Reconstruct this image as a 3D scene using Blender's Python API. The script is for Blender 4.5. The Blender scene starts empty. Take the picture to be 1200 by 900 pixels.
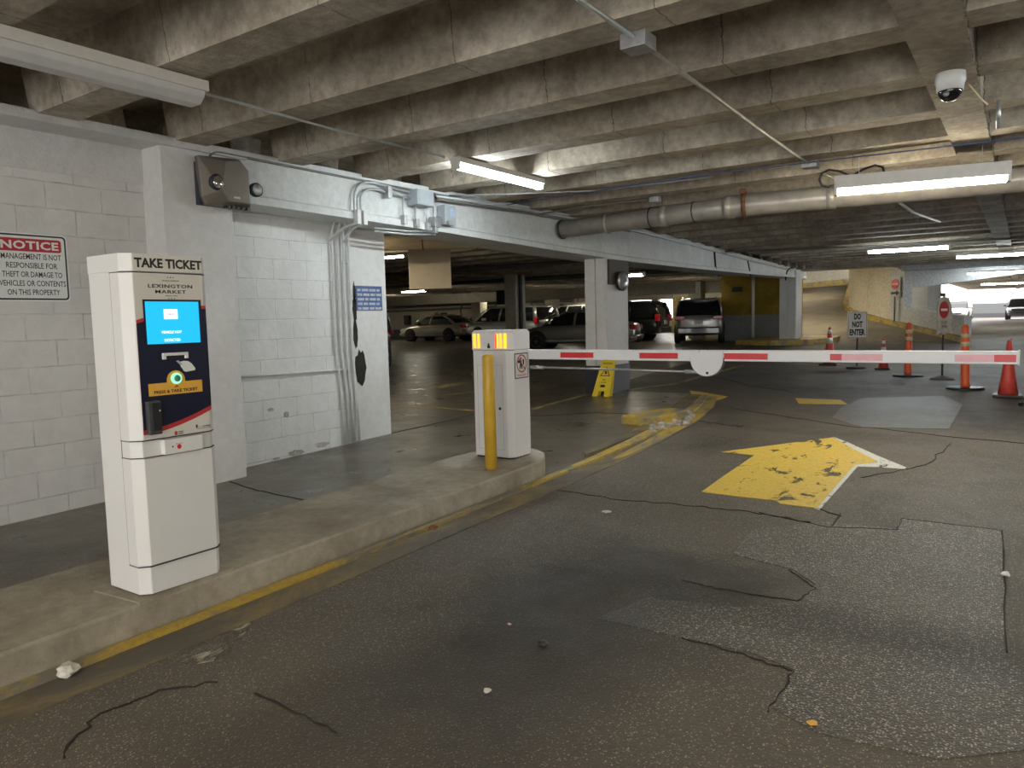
import bpy, bmesh, math, random
from mathutils import Vector, Matrix
random.seed(7)
SC = bpy.context.scene
COL = SC.collection
R = math.radians
# ------------------------------------------------------------ camera, world, exposure
F_PX, PITCH, ROLL, YAW, CAM_H = 870.0, R(4.95), R(1.4), R(34.6), 1.46
fw = Vector((-math.sin(YAW)*math.cos(PITCH), math.cos(YAW)*math.cos(PITCH), -math.sin(PITCH)))
r0 = Vector((math.cos(YAW), math.sin(YAW), 0)); u0 = r0.cross(fw)
rt = r0*math.cos(ROLL) - u0*math.sin(ROLL); up = u0*math.cos(ROLL) + r0*math.sin(ROLL)
cd = bpy.data.cameras.new('camera'); cam = bpy.data.objects.new('camera', cd); COL.objects.link(cam)
cd.sensor_fit = 'HORIZONTAL'; cd.sensor_width = 36; cd.lens = F_PX/1200*36; cd.clip_start = .05; cd.clip_end = 400
cam.matrix_world = Matrix(((rt.x, up.x, -fw.x, 0), (rt.y, up.y, -fw.y, 0), (rt.z, up.z, -fw.z, CAM_H), (0, 0, 0, 1)))
SC.camera = cam
w = bpy.data.worlds.new('world'); SC.world = w; w.use_nodes = True
bg = w.node_tree.nodes['Background']; bg.inputs[0].default_value = (.97, .965, .96, 1); bg.inputs[1].default_value = 5.0
SC.view_settings.view_transform = 'Standard'; SC.view_settings.look = 'None'
SC.view_settings.gamma = 1; SC.view_settings.use_curve_mapping = False
SC.view_settings.exposure = 0.25
SC.cycles.max_bounces = 6; SC.cycles.diffuse_bounces = 4; SC.cycles.glossy_bounces = 3
SC.cycles.sample_clamp_indirect = 4.0
SC.cycles.use_denoising = True
COOL, WARM, GREENISH = (.88, .97, 1.0), (1.0, .84, .58), (1.0, .92, .66)
TUBE = 85.0        # emission of a ceiling tube

def fz(y):
    return .02*min(y, 8) + .01*min(max(y-8, 0), 32)
# ------------------------------------------------------------ materials
def nt_of(name):
    m = bpy.data.materials.new(name); m.use_nodes = True
    n = m.node_tree.nodes; l = m.node_tree.links
    return m, n, l, n['Principled BSDF']
def ramp(n, l, fac, stops):
    r = n.new('ShaderNodeValToRGB'); e = r.color_ramp.elements
    while len(e) < len(stops): e.new(.5)
    for i, (p, c) in enumerate(stops):
        e[i].position = p; e[i].color = (*(c if hasattr(c, '__len__') else (c, c, c)), 1)
    l.new(fac, r.inputs[0]); return r.outputs[0]
def noise(n, l, vec, scale, detail=4, rough=.6, dist=0):
    t = n.new('ShaderNodeTexNoise'); t.inputs['Scale'].default_value = scale
    t.inputs['Detail'].default_value = detail; t.inputs['Roughness'].default_value = rough
    t.inputs['Distortion'].default_value = dist
    l.new(vec, t.inputs['Vector']); return t.outputs['Fac']
def mix(n, l, a, b, fac, mode='MIX'):
    m = n.new('ShaderNodeMix'); m.data_type = 'RGBA'; m.blend_type = mode
    for s, v in ((m.inputs[0], fac), (m.inputs[6], a), (m.inputs[7], b)):
        if isinstance(v, bpy.types.NodeSocket): l.new(v, s)
        elif isinstance(v, (int, float)): s.default_value = v
        else: s.default_value = (*v, 1)
    return m.outputs[2]
def math_(n, l, op, a, b=0.0):
    m = n.new('ShaderNodeMath'); m.operation = op
    for s, v in ((m.inputs[0], a), (m.inputs[1], b)):
        if isinstance(v, bpy.types.NodeSocket): l.new(v, s)
        else: s.default_value = v
    return m.outputs[0]
def bump(n, l, p, h, strength, dist=.01):
    b = n.new('ShaderNodeBump'); b.inputs['Strength'].default_value = strength; b.inputs['Distance'].default_value = dist
    l.new(h, b.inputs['Height']); l.new(b.outputs[0], p.inputs['Normal'])
def position(n):
    return n.new('ShaderNodeNewGeometry').outputs['Position']
def objco(n):
    return n.new('ShaderNodeTexCoord').outputs['Object']
def plain(name, c, rough=.5, metal=0, var=.06, sc=14, bmp=0, emit=None, es=0, spec=.5, coat=0):
    m, n, l, p = nt_of(name); v = objco(n)
    f = noise(n, l, v, sc)
    lo = tuple(x*(1-var) for x in c); hi = tuple(min(1, x*(1+var)) for x in c)
    l.new(ramp(n, l, f, [(.3, lo), (.7, hi)]), p.inputs['Base Color'])
    p.inputs['Roughness'].default_value = rough; p.inputs['Metallic'].default_value = metal
    p.inputs['Specular IOR Level'].default_value = spec
    if coat: p.inputs['Coat Weight'].default_value = coat
    if bmp: bump(n, l, p, noise(n, l, v, sc*4), bmp, .004)
    if emit: p.inputs['Emission Color'].default_value = (*emit, 1); p.inputs['Emission Strength'].default_value = es
    return m
def emitter(name, c, s):
    return plain(name, (.02, .02, .02), .6, emit=c, es=s)
def concrete(name, dark, mid, light, sc=.8, rough=.85, bmp=.5, cracks=False, spec=.3, mott=.8):
    m, n, l, p = nt_of(name); v = position(n)
    a = noise(n, l, v, sc, 6, .65, .3); b = noise(n, l, v, 14, 5, .7); c = noise(n, l, v, 70, 3, .7)
    col = ramp(n, l, a, [(.3, dark), (.5, mid), (.72, light)])
    col = mix(n, l, col, ramp(n, l, b, [(.35, .62), (.6, 1.0), (.8, 1.25)]), mott, 'MULTIPLY')
    spots = ramp(n, l, c, [(.62, 0.0), (.72, 1.0)])
    col = mix(n, l, col, light, math_(n, l, 'MULTIPLY', spots, .55))
    if cracks:
        s = n.new('ShaderNodeSeparateXYZ'); l.new(v, s.inputs[0])
        wob = math_(n, l, 'MULTIPLY', noise(n, l, v, 9, 5, .7), .07)
        x = math_(n, l, 'ADD', s.outputs[0], wob)
        x = math_(n, l, 'PINGPONG', math_(n, l, 'ADD', x, 4.1), .64)
        cr = math_(n, l, 'MULTIPLY', math_(n, l, 'LESS_THAN', x, .0035), math_(n, l, 'GREATER_THAN', noise(n, l, v, 3), .4))
        col = mix(n, l, col, (.03, .027, .02), math_(n, l, 'MULTIPLY', cr, .7))
    l.new(col, p.inputs['Base Color']); p.inputs['Roughness'].default_value = rough
    p.inputs['Specular IOR Level'].default_value = spec
    bump(n, l, p, math_(n, l, 'ADD', b, math_(n, l, 'MULTIPLY', c, .4)), bmp, .02)
    return m
def block_paint(name, c, axis='YZ', bw=.42, rh=.2, z0=0):
    m, n, l, p = nt_of(name); v = position(n)
    s = n.new('ShaderNodeSeparateXYZ'); l.new(v, s.inputs[0]); cb = n.new('ShaderNodeCombineXYZ')
    l.new(s.outputs[1 if axis[0] == 'Y' else 0], cb.inputs[0])
    wz = math_(n, l, 'MULTIPLY', noise(n, l, v, 3.0), .02)
    l.new(math_(n, l, 'ADD', math_(n, l, 'ADD', s.outputs[2], z0), wz), cb.inputs[1])
    br = n.new('ShaderNodeTexBrick'); l.new(cb.outputs[0], br.inputs[0])
    br.inputs['Scale'].default_value = 1; br.inputs['Mortar Size'].default_value = .006; br.inputs['Mortar Smooth'].default_value = .6
    br.inputs['Brick Width'].default_value = bw; br.inputs['Row Height'].default_value = rh
    a = noise(n, l, v, 1.1, 5, .6); b = noise(n, l, v, 9, 6, .7, .4)
    col = ramp(n, l, a, [(.3, tuple(x*.84 for x in c)), (.65, c)])
    col = mix(n, l, col, ramp(n, l, b, [(.3, .86), (.6, 1.0)]), .6, 'MULTIPLY')
    gap = math_(n, l, 'MULTIPLY', br.outputs['Fac'], ramp(n, l, noise(n, l, v, 5, 5, .7), [(.45, 0.0), (.70, .55)]))
    col = mix(n, l, col, (.20, .19, .17), gap)
    l.new(col, p.inputs['Base Color']); p.inputs['Roughness'].default_value = .55
    p.inputs['Specular IOR Level'].default_value = .35
    h = math_(n, l, 'SUBTRACT', math_(n, l, 'MULTIPLY', b, .9), math_(n, l, 'MULTIPLY', br.outputs['Fac'], .6))
    bump(n, l, p, h, .6, .014)
    return m
def asphalt(name, base, speck, dens=.6, sc=90, bmp=.5, rough=(.5, .75), stain=.55, specl=.45, oil=True):
    m, n, l, p = nt_of(name); v = position(n)
    a = noise(n, l, v, .55, 6, .62, .6); b = noise(n, l, v, 2.6, 6, .65, .3)
    vo = n.new('ShaderNodeTexVoronoi'); vo.inputs['Scale'].default_value = sc; l.new(v, vo.inputs['Vector'])
    g = noise(n, l, v, sc*.6, 2, .6)
    rnd = n.new('ShaderNodeSeparateColor'); l.new(vo.outputs['Color'], rnd.inputs[0])
    sp = math_(n, l, 'MULTIPLY', math_(n, l, 'GREATER_THAN', rnd.outputs[0], dens), math_(n, l, 'LESS_THAN', vo.outputs['Distance'], .42))
    col = ramp(n, l, a, [(.3, tuple(x*(1-stain) for x in base)), (.5, base), (.75, tuple(x*1.35 for x in base))])
    col = mix(n, l, col, ramp(n, l, b, [(.3, .7), (.6, 1.1)]), .7, 'MULTIPLY')
    col = mix(n, l, col, ramp(n, l, g, [(.3, .75), (.7, 1.2)]), .7, 'MULTIPLY')
    col = mix(n, l, col, speck, math_(n, l, 'MULTIPLY', sp, math_(n, l, 'MULTIPLY', rnd.outputs[1], .75)))
    if oil:      # old oil stains where cars stop at the machine
        wv = n.new('ShaderNodeVectorMath'); wv.operation = 'ADD'; l.new(v, wv.inputs[0])
        nz = n.new('ShaderNodeTexNoise'); nz.inputs['Scale'].default_value = 1.6; nz.inputs['Detail'].default_value = 5; l.new(v, nz.inputs['Vector'])
        sh_ = n.new('ShaderNodeVectorMath'); sh_.operation = 'MULTIPLY_ADD'; l.new(nz.outputs['Color'], sh_.inputs[0]); sh_.inputs[1].default_value = (.9, .9, 0); sh_.inputs[2].default_value = (-.45, -.45, 0)
        l.new(sh_.outputs[0], wv.inputs[1])
        for cx, cy, rx, ry, ang, k in OIL:
            mp = n.new('ShaderNodeMapping'); mp.vector_type = 'TEXTURE'; mp.inputs['Location'].default_value = (cx, cy, 0); mp.inputs['Rotation'].default_value = (0, 0, R(ang)); mp.inputs['Scale'].default_value = (rx, ry, 1e3)
            l.new(wv.outputs[0], mp.inputs[0]); ln = n.new('ShaderNodeVectorMath'); ln.operation = 'LENGTH'; l.new(mp.outputs[0], ln.inputs[0])
            f = ramp(n, l, ln.outputs['Value'], [(.35, k), (1.0, 0.0)])
            col = mix(n, l, col, (.022, .019, .016), f)
    l.new(col, p.inputs['Base Color'])
    l.new(ramp(n, l, b, [(.3, rough[0]), (.7, rough[1])]), p.inputs['Roughness'])
    p.inputs['Specular IOR Level'].default_value = specl
    hh = math_(n, l, 'SUBTRACT', math_(n, l, 'MULTIPLY', g, .5), math_(n, l, 'MULTIPLY', vo.outputs['Distance'], .8))
    bump(n, l, p, hh, bmp, .006)
    return m
def worn_paint(name, c, under, lo=.36, hi=.42, sc=9, cut=False):
    """road paint, rubbed through in flakes"""
    m, n, l, p = nt_of(name); v = position(n)
    mp = n.new('ShaderNodeMapping'); mp.inputs['Scale'].default_value = (1, .45, 1); mp.inputs['Rotation'].default_value = (0, 0, .6); l.new(v, mp.inputs[0])
    a = noise(n, l, mp.outputs[0], sc, 8, .72, .5); b = noise(n, l, v, 40, 3)
    f = ramp(n, l, a, [(lo, 0.0), (hi, 1.0)])
    colp = mix(n, l, c, tuple(x*.62 for x in c), ramp(n, l, b, [(.45, 0.0), (.75, .8)]))
    l.new(mix(n, l, under, colp, f), p.inputs['Base Color'])
    p.inputs['Roughness'].default_value = .6
    if cut: l.new(f, p.inputs['Alpha'])
    bump(n, l, p, b, .3, .004)
    return m
OIL = [(-1.75, 2.75, .75, 1.5, 12, .75), (-1.35, 3.75, .8, .35, 10, .7), (-2.1, 1.55, .45, .9, 0, .45), (-.9, 5.9, .7, .5, 0, .0)]
M = {}
M['ceil'] = concrete('ceiling_concrete', (.24, .20, .155), (.40, .345, .27), (.62, .56, .46), sc=1.6, cracks=True)
M['beamw'] = concrete('painted_beam_concrete', (.60, .62, .61), (.70, .72, .71), (.80, .82, .81), sc=1.4, rough=.6, bmp=.4, mott=.35)
M['colw'] = concrete('painted_column_concrete', (.62, .61, .59), (.68, .67, .65), (.75, .745, .73), sc=1.2, rough=.55, bmp=.2, mott=.2)
M['beige'] = concrete('beige_concrete', (.50, .46, .36), (.58, .54, .43), (.66, .62, .52), sc=.7, bmp=.1)
M['greywall'] = concrete('grey_concrete', (.42, .43, .43), (.5, .51, .51), (.58, .59, .59), sc=.7, bmp=.1)
M['plaster'] = concrete('rough_painted_plaster', (.60, .59, .57), (.67, .66, .64), (.72, .71, .69), sc=1.2, rough=.5, bmp=.9, mott=.25)
M['wall'] = block_paint('painted_block_wall', (.72, .705, .68))
M['wall2'] = block_paint('painted_block_wall_white', (.78, .78, .765), z0=.07)
M['rough'] = block_paint('rough_stone_wall', (.62, .60, .52), 'XZ', .5, .3)
M['farwall'] = block_paint('far_block_wall', (.60, .56, .46), 'XZ')
M['asphalt'] = asphalt('asphalt', (.098, .083, .064), (.50, .44, .35), .70, 125, .7)
M['coarse'] = asphalt('coarse_asphalt', (.070, .060, .046), (.66, .59, .48), .42, 105, 1.0, (.45, .6), .35, .6)
M['pool_asphalt'] = asphalt('light_pool_asphalt', (.082, .074, .062), (.42, .40, .36), .62, 110, .6, (.40, .52), .5, .6, False)  # smoother mix imitating the lamps' pool of light on the far lane
M['lotfloor'] = asphalt('worn_lot_concrete', (.125, .108, .080), (.26, .24, .20), .9, 60, .12, (.24, .5), .5, .6, False)
M['rampfloor'] = concrete('worn_ramp_concrete', (.11, .09, .065), (.19, .16, .12), (.26, .225, .175), sc=.6, rough=.8, bmp=.15, mott=.4)
M['spill'] = worn_paint('pale_spill', (.42, .38, .30), (.09, .08, .065), .50, .62, 7, True)
M['island'] = concrete('island_concrete', (.25, .215, .16), (.36, .32, .25), (.46, .42, .34), sc=1.8, rough=.75, bmp=.3, mott=.5)
M['yellowcurb'] = worn_paint('worn_yellow_curb', (.48, .33, .055), (.20, .18, .14), .42, .54, 4)
M['yellowstrip'] = worn_paint('dirty_yellow_strip', (.27, .20, .08), (.095, .083, .066), .45, .66, 2.5)
M['arrowy'] = worn_paint('yellow_road_paint', (.72, .50, .075), (.06, .055, .045), .395, .415, 5, True)
M['arroww'] = worn_paint('white_road_paint', (.68, .68, .62), (.07, .065, .055), .34, .40, 6, True)
M['lineyellow'] = worn_paint('faded_yellow_line', (.42, .31, .09), (.09, .08, .06), .40, .55, 5)
M['crack'] = plain('crack_dark', (.02, .018, .015), .9, var=.2)
M['tar'] = plain('damp_tar', (.03, .027, .022), .6, var=.2)
M['kiosk'] = plain('white_powder_coat', (.76, .75, .73), .35, var=.02, sc=3)
M['kioskwarm'] = plain('cream_warm_light_tint', (.70, .67, .60), .4, var=.02, sc=3)  # cream tint puts the warm light on the kiosk front into its colour
M['navy'] = plain('navy_decal', (.008, .010, .032), .35, var=.1)
M['red'] = plain('red_decal', (.52, .035, .04), .4, var=.05)
M['orange'] = plain('amber_decal', (.80, .44, .06), .45, var=.04)
M['black'] = plain('black_plastic', (.012, .012, .013), .45, var=.2)
M['blackmatte'] = plain('black_lettering', (.02, .02, .022), .7, var=.1)
M['charcoal'] = plain('charcoal_plastic', (.05, .05, .055), .5, var=.1)
M['screen'] = emitter('lit_blue_screen', (.0, .52, .95), .95)
M['screentxt'] = emitter('lit_white_pixels', (.9, .97, 1), 1.2)
M['greenring'] = emitter('green_button_ring', (.35, .95, .62), 1.0)
M['whitedecal'] = plain('white_decal', (.78, .78, .76), .45, var=.03)
M['gap'] = plain('dark_gap', (.06, .055, .05), .8)
M['gate'] = plain('gate_white_paint', (.76, .76, .77), .33, var=.02, sc=3)
M['arm'] = plain('arm_white_paint', (.78, .79, .80), .35, var=.02)
M['armred'] = plain('red_reflective_tape', (.66, .03, .035), .35, var=.08)
M['armpink'] = plain('faded_pink_tape', (.82, .42, .46), .35, var=.08)
M['amberled'] = emitter('lit_amber_lens', (1.0, .50, .02), 1.5)
M['redled'] = emitter('lit_red_lens', (1.0, .06, .03), 1.3)
M['bollard'] = plain('yellow_bollard_paint', (.70, .43, .045), .38, var=.12, sc=6, bmp=.1)
M['cautiony'] = plain('yellow_plastic', (.85, .62, .03), .4, var=.05)
M['orangepl'] = plain('orange_plastic', (.85, .14, .045), .45, var=.06)
M['conered'] = plain('red_orange_cone_plastic', (.62, .07, .05), .5, var=.12)
M['reflect'] = plain('white_reflective_band', (.75, .75, .72), .3, var=.04)
M['reflecty'] = plain('yellowish_reflective_band', (.72, .62, .38), .3, var=.2, sc=40)
M['galv'] = plain('galvanised_steel', (.46, .47, .48), .38, .75, var=.18, sc=20)
M['conduit'] = plain('painted_conduit', (.46, .49, .50), .42, .4, var=.12, sc=16)
M['conduitwarm'] = plain('weathered_conduit', (.36, .33, .28), .5, .3, var=.2, sc=16)
M['conduitdark'] = plain('dull_conduit', (.20, .19, .17), .5, .5, var=.2, sc=16)
M['whitecond'] = plain('white_painted_conduit', (.62, .63, .62), .45, var=.12, sc=12)
M['pipe'] = plain('grey_drain_pipe', (.40, .37, .33), .33, .25, var=.22, sc=5)
M['pipebeige'] = plain('beige_pipe_insulation', (.62, .5, .33), .6, var=.08, sc=4)
M['rust'] = plain('rusty_steel', (.17, .075, .035), .8, var=.4, sc=25)
M['boxgrey'] = plain('grey_box_enamel', (.42, .47, .50), .45, .1, var=.06)
M['housing'] = plain('white_fixture_enamel', (.60, .58, .54), .45, var=.05)
M['lens'] = plain('milky_unlit_lens', (.56, .56, .55), .25, var=.05)
M['tubecool'] = emitter('lit_cool_tube', COOL, TUBE)
M['tubewarm'] = emitter('lit_warm_tube', (1, .90, .70), TUBE)
M['tuberampfill'] = emitter('ramp_fill_tube', (1, .90, .68), TUBE*1.3)  # tube of the added ramp lamps, boosted to brighten the curved wall
M['tubelot'] = emitter('lit_lot_tube', (1, .93, .72), TUBE*.5)
M['signwhite'] = plain('white_sign_sheet', (.74, .75, .73), .4, var=.03)
M['signred'] = plain('red_sign_ink', (.46, .02, .03), .45, var=.05)
M['signback'] = plain('dark_post_steel', (.06, .06, .06), .5, .5)
M['bluesign'] = plain('faded_blue_sign', (.07, .11, .27), .5, var=.2)
M['bluetxt'] = plain('worn_pale_lettering', (.42, .45, .50), .6, var=.3, sc=50)
M['bronze'] = plain('bronze_emergency_housing', (.16, .14, .115), .4, .3, var=.08)
M['bronzedark'] = plain('dark_backplate', (.03, .03, .045), .5)
M['chrome'] = plain('bright_reflector', (.8, .8, .8), .12, .9, var=.03)
M['glassy'] = plain('clear_lens', (.75, .78, .8), .1, .2, var=.03)
M['camwhite'] = plain('camera_white_plastic', (.72, .72, .70), .4, var=.03)
M['smoke'] = plain('smoked_dome', (.01, .01, .012), .08, var=.1)
M['panelbeige'] = plain('beige_hanging_panel', (.70, .58, .42), .6, var=.05, sc=5)
M['yellowwall'] = concrete('yellow_painted_wall', (.19, .13, .015), (.26, .18, .025), (.36, .26, .05), sc=.9, bmp=.2)
M['lowgrey'] = concrete('grey_painted_dado', (.22, .22, .23), (.27, .27, .27), (.31, .31, .31), sc=.9, bmp=.1)
M['farwhite'] = plain('far_white_wall', (.85, .85, .84), .7, var=.02, sc=1)
M['fargreyshade'] = plain('far_shaded_grey_barrier', (.11, .115, .115), .7, var=.05)  # grey concrete barrier, its shade put into this dark colour
M['litter'] = plain('crumpled_paper', (.62, .58, .52), .8, var=.1, sc=40)
M['rubble'] = concrete('broken_concrete', (.3, .28, .25), (.42, .40, .36), (.6, .58, .53), sc=12, bmp=.9)
M['tire'] = plain('tyre_rubber', (.012, .012, .012), .8, var=.2)
M['rim'] = plain('alloy_rim', (.55, .55, .55), .3, .8, var=.05)
M['carglass'] = plain('car_glass', (.012, .014, .016), .06, var=.1, spec=.8)
M['tail'] = plain('red_tail_lens', (.42, .015, .02), .2, var=.1)
M['head'] = plain('head_lamp_glass', (.7, .72, .74), .12, .3, var=.05)
M['plate'] = plain('licence_plate', (.62, .60, .56), .5, var=.1, sc=60)
def paint(name, c, met=.5): return plain(name, c, .28, met, var=.03, sc=2, coat=.6)
M['c_gold'] = paint('champagne_paint', (.46, .43, .36)); M['c_tan'] = paint('pewter_paint', (.30, .285, .25))
M['c_black'] = paint('black_paint', (.01, .01, .011), .1); M['c_grey'] = paint('silver_grey_paint', (.42, .41, .40))
M['c_white'] = paint('white_car_paint', (.66, .64, .58), .1); M['c_dark'] = paint('dark_grey_paint', (.05, .05, .055), .3)
M['c_red'] = paint('dark_red_paint', (.20, .01, .015), .2); M['c_silver'] = paint('silver_paint', (.5, .51, .50))

# ------------------------------------------------------------ mesh helpers
class MB:
    def __init__(s): s.bm = bmesh.new()
    def poly(s, pts, faces):
        vs = [s.bm.verts.new(p) for p in pts]
        for f in faces:
            try: s.bm.faces.new([vs[i] for i in f])
            except ValueError: pass
        return vs
    def box(s, a, b, bev=0):
        x0, y0, z0 = (min(a[i], b[i]) for i in range(3)); x1, y1, z1 = (max(a[i], b[i]) for i in range(3))
        t = bmesh.new(); bmesh.ops.create_cube(t, size=1)
        for v in t.verts:
            v.co = Vector(((x0+x1)/2+v.co.x*(x1-x0), (y0+y1)/2+v.co.y*(y1-y0), (z0+z1)/2+v.co.z*(z1-z0)))
        if bev: bmesh.ops.bevel(t, geom=t.edges[:], offset=bev, segments=2, affect='EDGES', profile=.6)
        s.add(t); return s
    def add(s, t, mat=None):
        if mat: t.transform(mat)
        me = bpy.data.meshes.new('tmp'); t.to_mesh(me); s.bm.from_mesh(me); bpy.data.meshes.remove(me); t.free(); return s
    def prism(s, pts, d):
        """pts: closed 3d outline, d: extrusion vector"""
        n = len(pts); d = Vector(d); P = [Vector(p) for p in pts]
        s.poly(P+[p+d for p in P], [list(range(n))[::-1], list(range(n, 2*n))]+[[i, (i+1) % n, n+(i+1) % n, n+i] for i in range(n)])
        return s
    def loft(s, rings, cap=True, closed=True):
        n = len(rings[0]); V = [[s.bm.verts.new(p) for p in r] for r in rings]
        for a, b in zip(V, V[1:]):
            for i in range(n if closed else n-1):
                try: s.bm.faces.new([a[i], a[(i+1) % n], b[(i+1) % n], b[i]])
                except ValueError: pass
        if cap:
            for r in (V[0][::-1], V[-1]):
                try: s.bm.faces.new(r)
                except ValueError: pass
        return s
    def tube(s, pts, r, seg=8, cap=True):
        P = [Vector(p) for p in pts]; rings = []; rr = r if hasattr(r, '__len__') else [r]*len(P)
        prev = None
        for i, p in enumerate(P):
            t = (P[min(i+1, len(P)-1)]-P[max(i-1, 0)]).normalized()
            a = prev if prev is not None else (Vector((0, 0, 1)) if abs(t.z) < .9 else Vector((1, 0, 0)))
            a = (a-t*a.dot(t)).normalized(); prev = a; b = t.cross(a)
            rings.append([p+(a*math.cos(k*2*math.pi/seg)+b*math.sin(k*2*math.pi/seg))*rr[i] for k in range(seg)])
        return s.loft(rings, cap)
    def lathe(s, prof, c=(0, 0, 0), seg=24, axis='Z'):
        rings = []
        for r, h in prof:
            ring = []
            for k in range(seg):
                a = k*2*math.pi/seg; x, y = r*math.cos(a), r*math.sin(a)
                q = {'Z': (x, y, h), 'Y': (x, h, -y), 'X': (h, x, y)}[axis]
                ring.append(Vector(c)+Vector(q))
            rings.append(ring)
        return s.loft(rings)
    def done(s, name, mat, parent=None, smooth=False, bev=0, origin=None):
        bmesh.ops.recalc_face_normals(s.bm, faces=s.bm.faces[:])
        me = bpy.data.meshes.new(name)
        if origin is None:
            if parent is not None: origin = parent.get('_o', (0, 0, 0))
            else:
                xs = [v.co for v in s.bm.verts]
                origin = ((min(v.x for v in xs)+max(v.x for v in xs))/2, (min(v.y for v in xs)+max(v.y for v in xs))/2, min(v.z for v in xs))
        o3 = Vector(origin)
        bmesh.ops.translate(s.bm, verts=s.bm.verts[:], vec=-o3)
        s.bm.to_mesh(me); s.bm.free()
        if mat: me.materials.append(mat)
        o = bpy.data.objects.new(name, me); COL.objects.link(o)
        if parent is not None:
            o.parent = parent; o['_o'] = tuple(o3)
            if tuple(parent.get('_o', (0, 0, 0))) != tuple(o3): pass
        else:
            o.location = o3; o['_o'] = tuple(o3)
        if smooth:
            for f in me.polygons: f.use_smooth = True
        if bev:
            md = o.modifiers.new('bevel', 'BEVEL'); md.width = bev; md.segments = 2; md.limit_method = 'ANGLE'
        return o
def thing(name, label, cat, loc, group=None):
    o = bpy.data.objects.new(name, None); COL.objects.link(o); o.location = loc; o['_o'] = tuple(loc)
    o.empty_display_size = .1
    return tag(o, label, cat, group)
def tag(o, label, cat, group=None, kind=None):
    o['label'] = label; o['category'] = cat
    if group: o['group'] = group
    if kind: o['kind'] = kind
    return o
def struct(o):
    o['kind'] = 'structure'; return o
def bx(name, a, b, mat, parent=None, bev=0):
    return MB().box(a, b, bev).done(name, mat, parent)
def text(name, s, width, c, face, mat, parent, height=None, bold=0.0, spacing=1.0):
    """raised lettering centred at c; face '+X' or '-Y'; width in metres, optional cap height"""
    cu = bpy.data.curves.new(name, 'FONT'); cu.body = s; cu.align_x = 'CENTER'; cu.align_y = 'CENTER'
    cu.extrude = .002; cu.offset = bold; cu.space_character = spacing; cu.resolution_u = 2
    t = bpy.data.objects.new(name, cu); COL.objects.link(t)
    me = bpy.data.meshes.new_from_object(t); bpy.data.objects.remove(t); bpy.data.curves.remove(cu)
    xs = [v.co.x for v in me.vertices]; ys = [v.co.y for v in me.vertices]
    sx = width/max(1e-6, max(xs)-min(xs)); sy = (height/max(1e-6, max(ys)-min(ys))) if height else sx
    cx, cy = (max(xs)+min(xs))/2, (max(ys)+min(ys))/2
    o3 = Vector(parent.get('_o', (0, 0, 0)))
    for v in me.vertices:
        x, y, z = (v.co.x-cx)*sx, (v.co.y-cy)*sy, v.co.z*.25
        p = Vector((z, x, y)) if face == '+X' else Vector((x, -z, y))
        v.co = Vector(c)+p-o3
    me.materials.append(mat); me.name = name
    o = bpy.data.objects.new(name, me); COL.objects.link(o); o.parent = parent; o['_o'] = tuple(o3)
    return o
def yz(x, pts): return [(x, a, b) for a, b in pts]
def xz(y, pts): return [(a, y, b) for a, b in pts]
def arc(cx, cy, r, a0, a1, n=12, ry=None):
    return [(cx+r*math.cos(R(a0+(a1-a0)*i/n)), cy+(ry or r)*math.sin(R(a0+(a1-a0)*i/n))) for i in range(n+1)]
def slab(name, outline, mat, top, thick=.05, parent=None):
    """horizontal sheet following the slope of the ground; outline is a list of (x, y)"""
    P = [(x, y, fz(y)+top) for x, y in outline]
    return MB().prism(P, (0, 0, -thick)).done(name, mat, parent)
def strip(mb, pts, width, top=.004, thick=.003):
    """thin band of paint or a crack running along pts on the ground"""
    n = len(pts); L = []
    for i, p in enumerate(pts):
        a = Vector(pts[max(i-1, 0)]); b = Vector(pts[min(i+1, n-1)]); t = (b-a).normalized(); q = Vector((-t.y, t.x))
        w_ = width[i] if hasattr(width, '__len__') else width
        l_ = Vector(p)+q*w_/2; r_ = Vector(p)-q*w_/2
        L.append([(l_.x, l_.y, fz(l_.y)+top-thick), (l_.x, l_.y, fz(l_.y)+top), (r_.x, r_.y, fz(r_.y)+top), (r_.x, r_.y, fz(r_.y)+top-thick)])
    return mb.loft(L)
# ------------------------------------------------------------ THE SETTING
YS = [-7, 0, 8, 40, 95]
mb = MB(); mb.loft([[(-3.34, y, fz(y)-.3), (-3.34, y, fz(y)), (12, y, fz(y)), (12, y, fz(y)-.3)] for y in YS])
struct(mb.done('floor', M['asphalt']))
mb = MB(); mb.loft([[(-42, y, fz(y)-.3), (-42, y, fz(y)+.002), (-3.34, y, fz(y)+.002), (-3.34, y, fz(y)-.3)] for y in [-7, 0, 8]])
mb.loft([[(-42, y, fz(y)-.3), (-42, y, fz(y)+.002), (-3.34-(y-8)*.2, y, fz(y)+.002), (-3.34-(y-8)*.2, y, fz(y)-.3)] for y in [8, 11.5]])
mb.loft([[(-42, y, fz(y)-.3), (-42, y, fz(y)+.002), (-6.2-(y-11.5)*.12, y, fz(y)+.002), (-6.2-(y-11.5)*.12, y, fz(y)-.3)] for y in [11.5, 40, 46]])
struct(mb.done('floor_lot', M['lotfloor']))
mb = MB(); mb.poly([(-3.34, 8, fz(8)), (-3.34, 11.5, fz(11.5)), (-4.04, 11.5, fz(11.5))], [[0, 1, 2]])
mb.poly([(-3.34, 11.5, fz(11.5)), (-6.2, 11.5, fz(11.5)), (-9.62, 40, fz(40)), (-3.34, 40, fz(40))], [[0, 3, 2, 1]])
mb.poly([(-9.62, 40, fz(40)), (-3.34, 40, fz(40)), (-3.34, 95, fz(95)), (-16, 95, fz(95)), (-16, 40, fz(40))], [[0, 1, 2, 3, 4]])
struct(mb.done('floor_drive', M['asphalt']))

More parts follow.
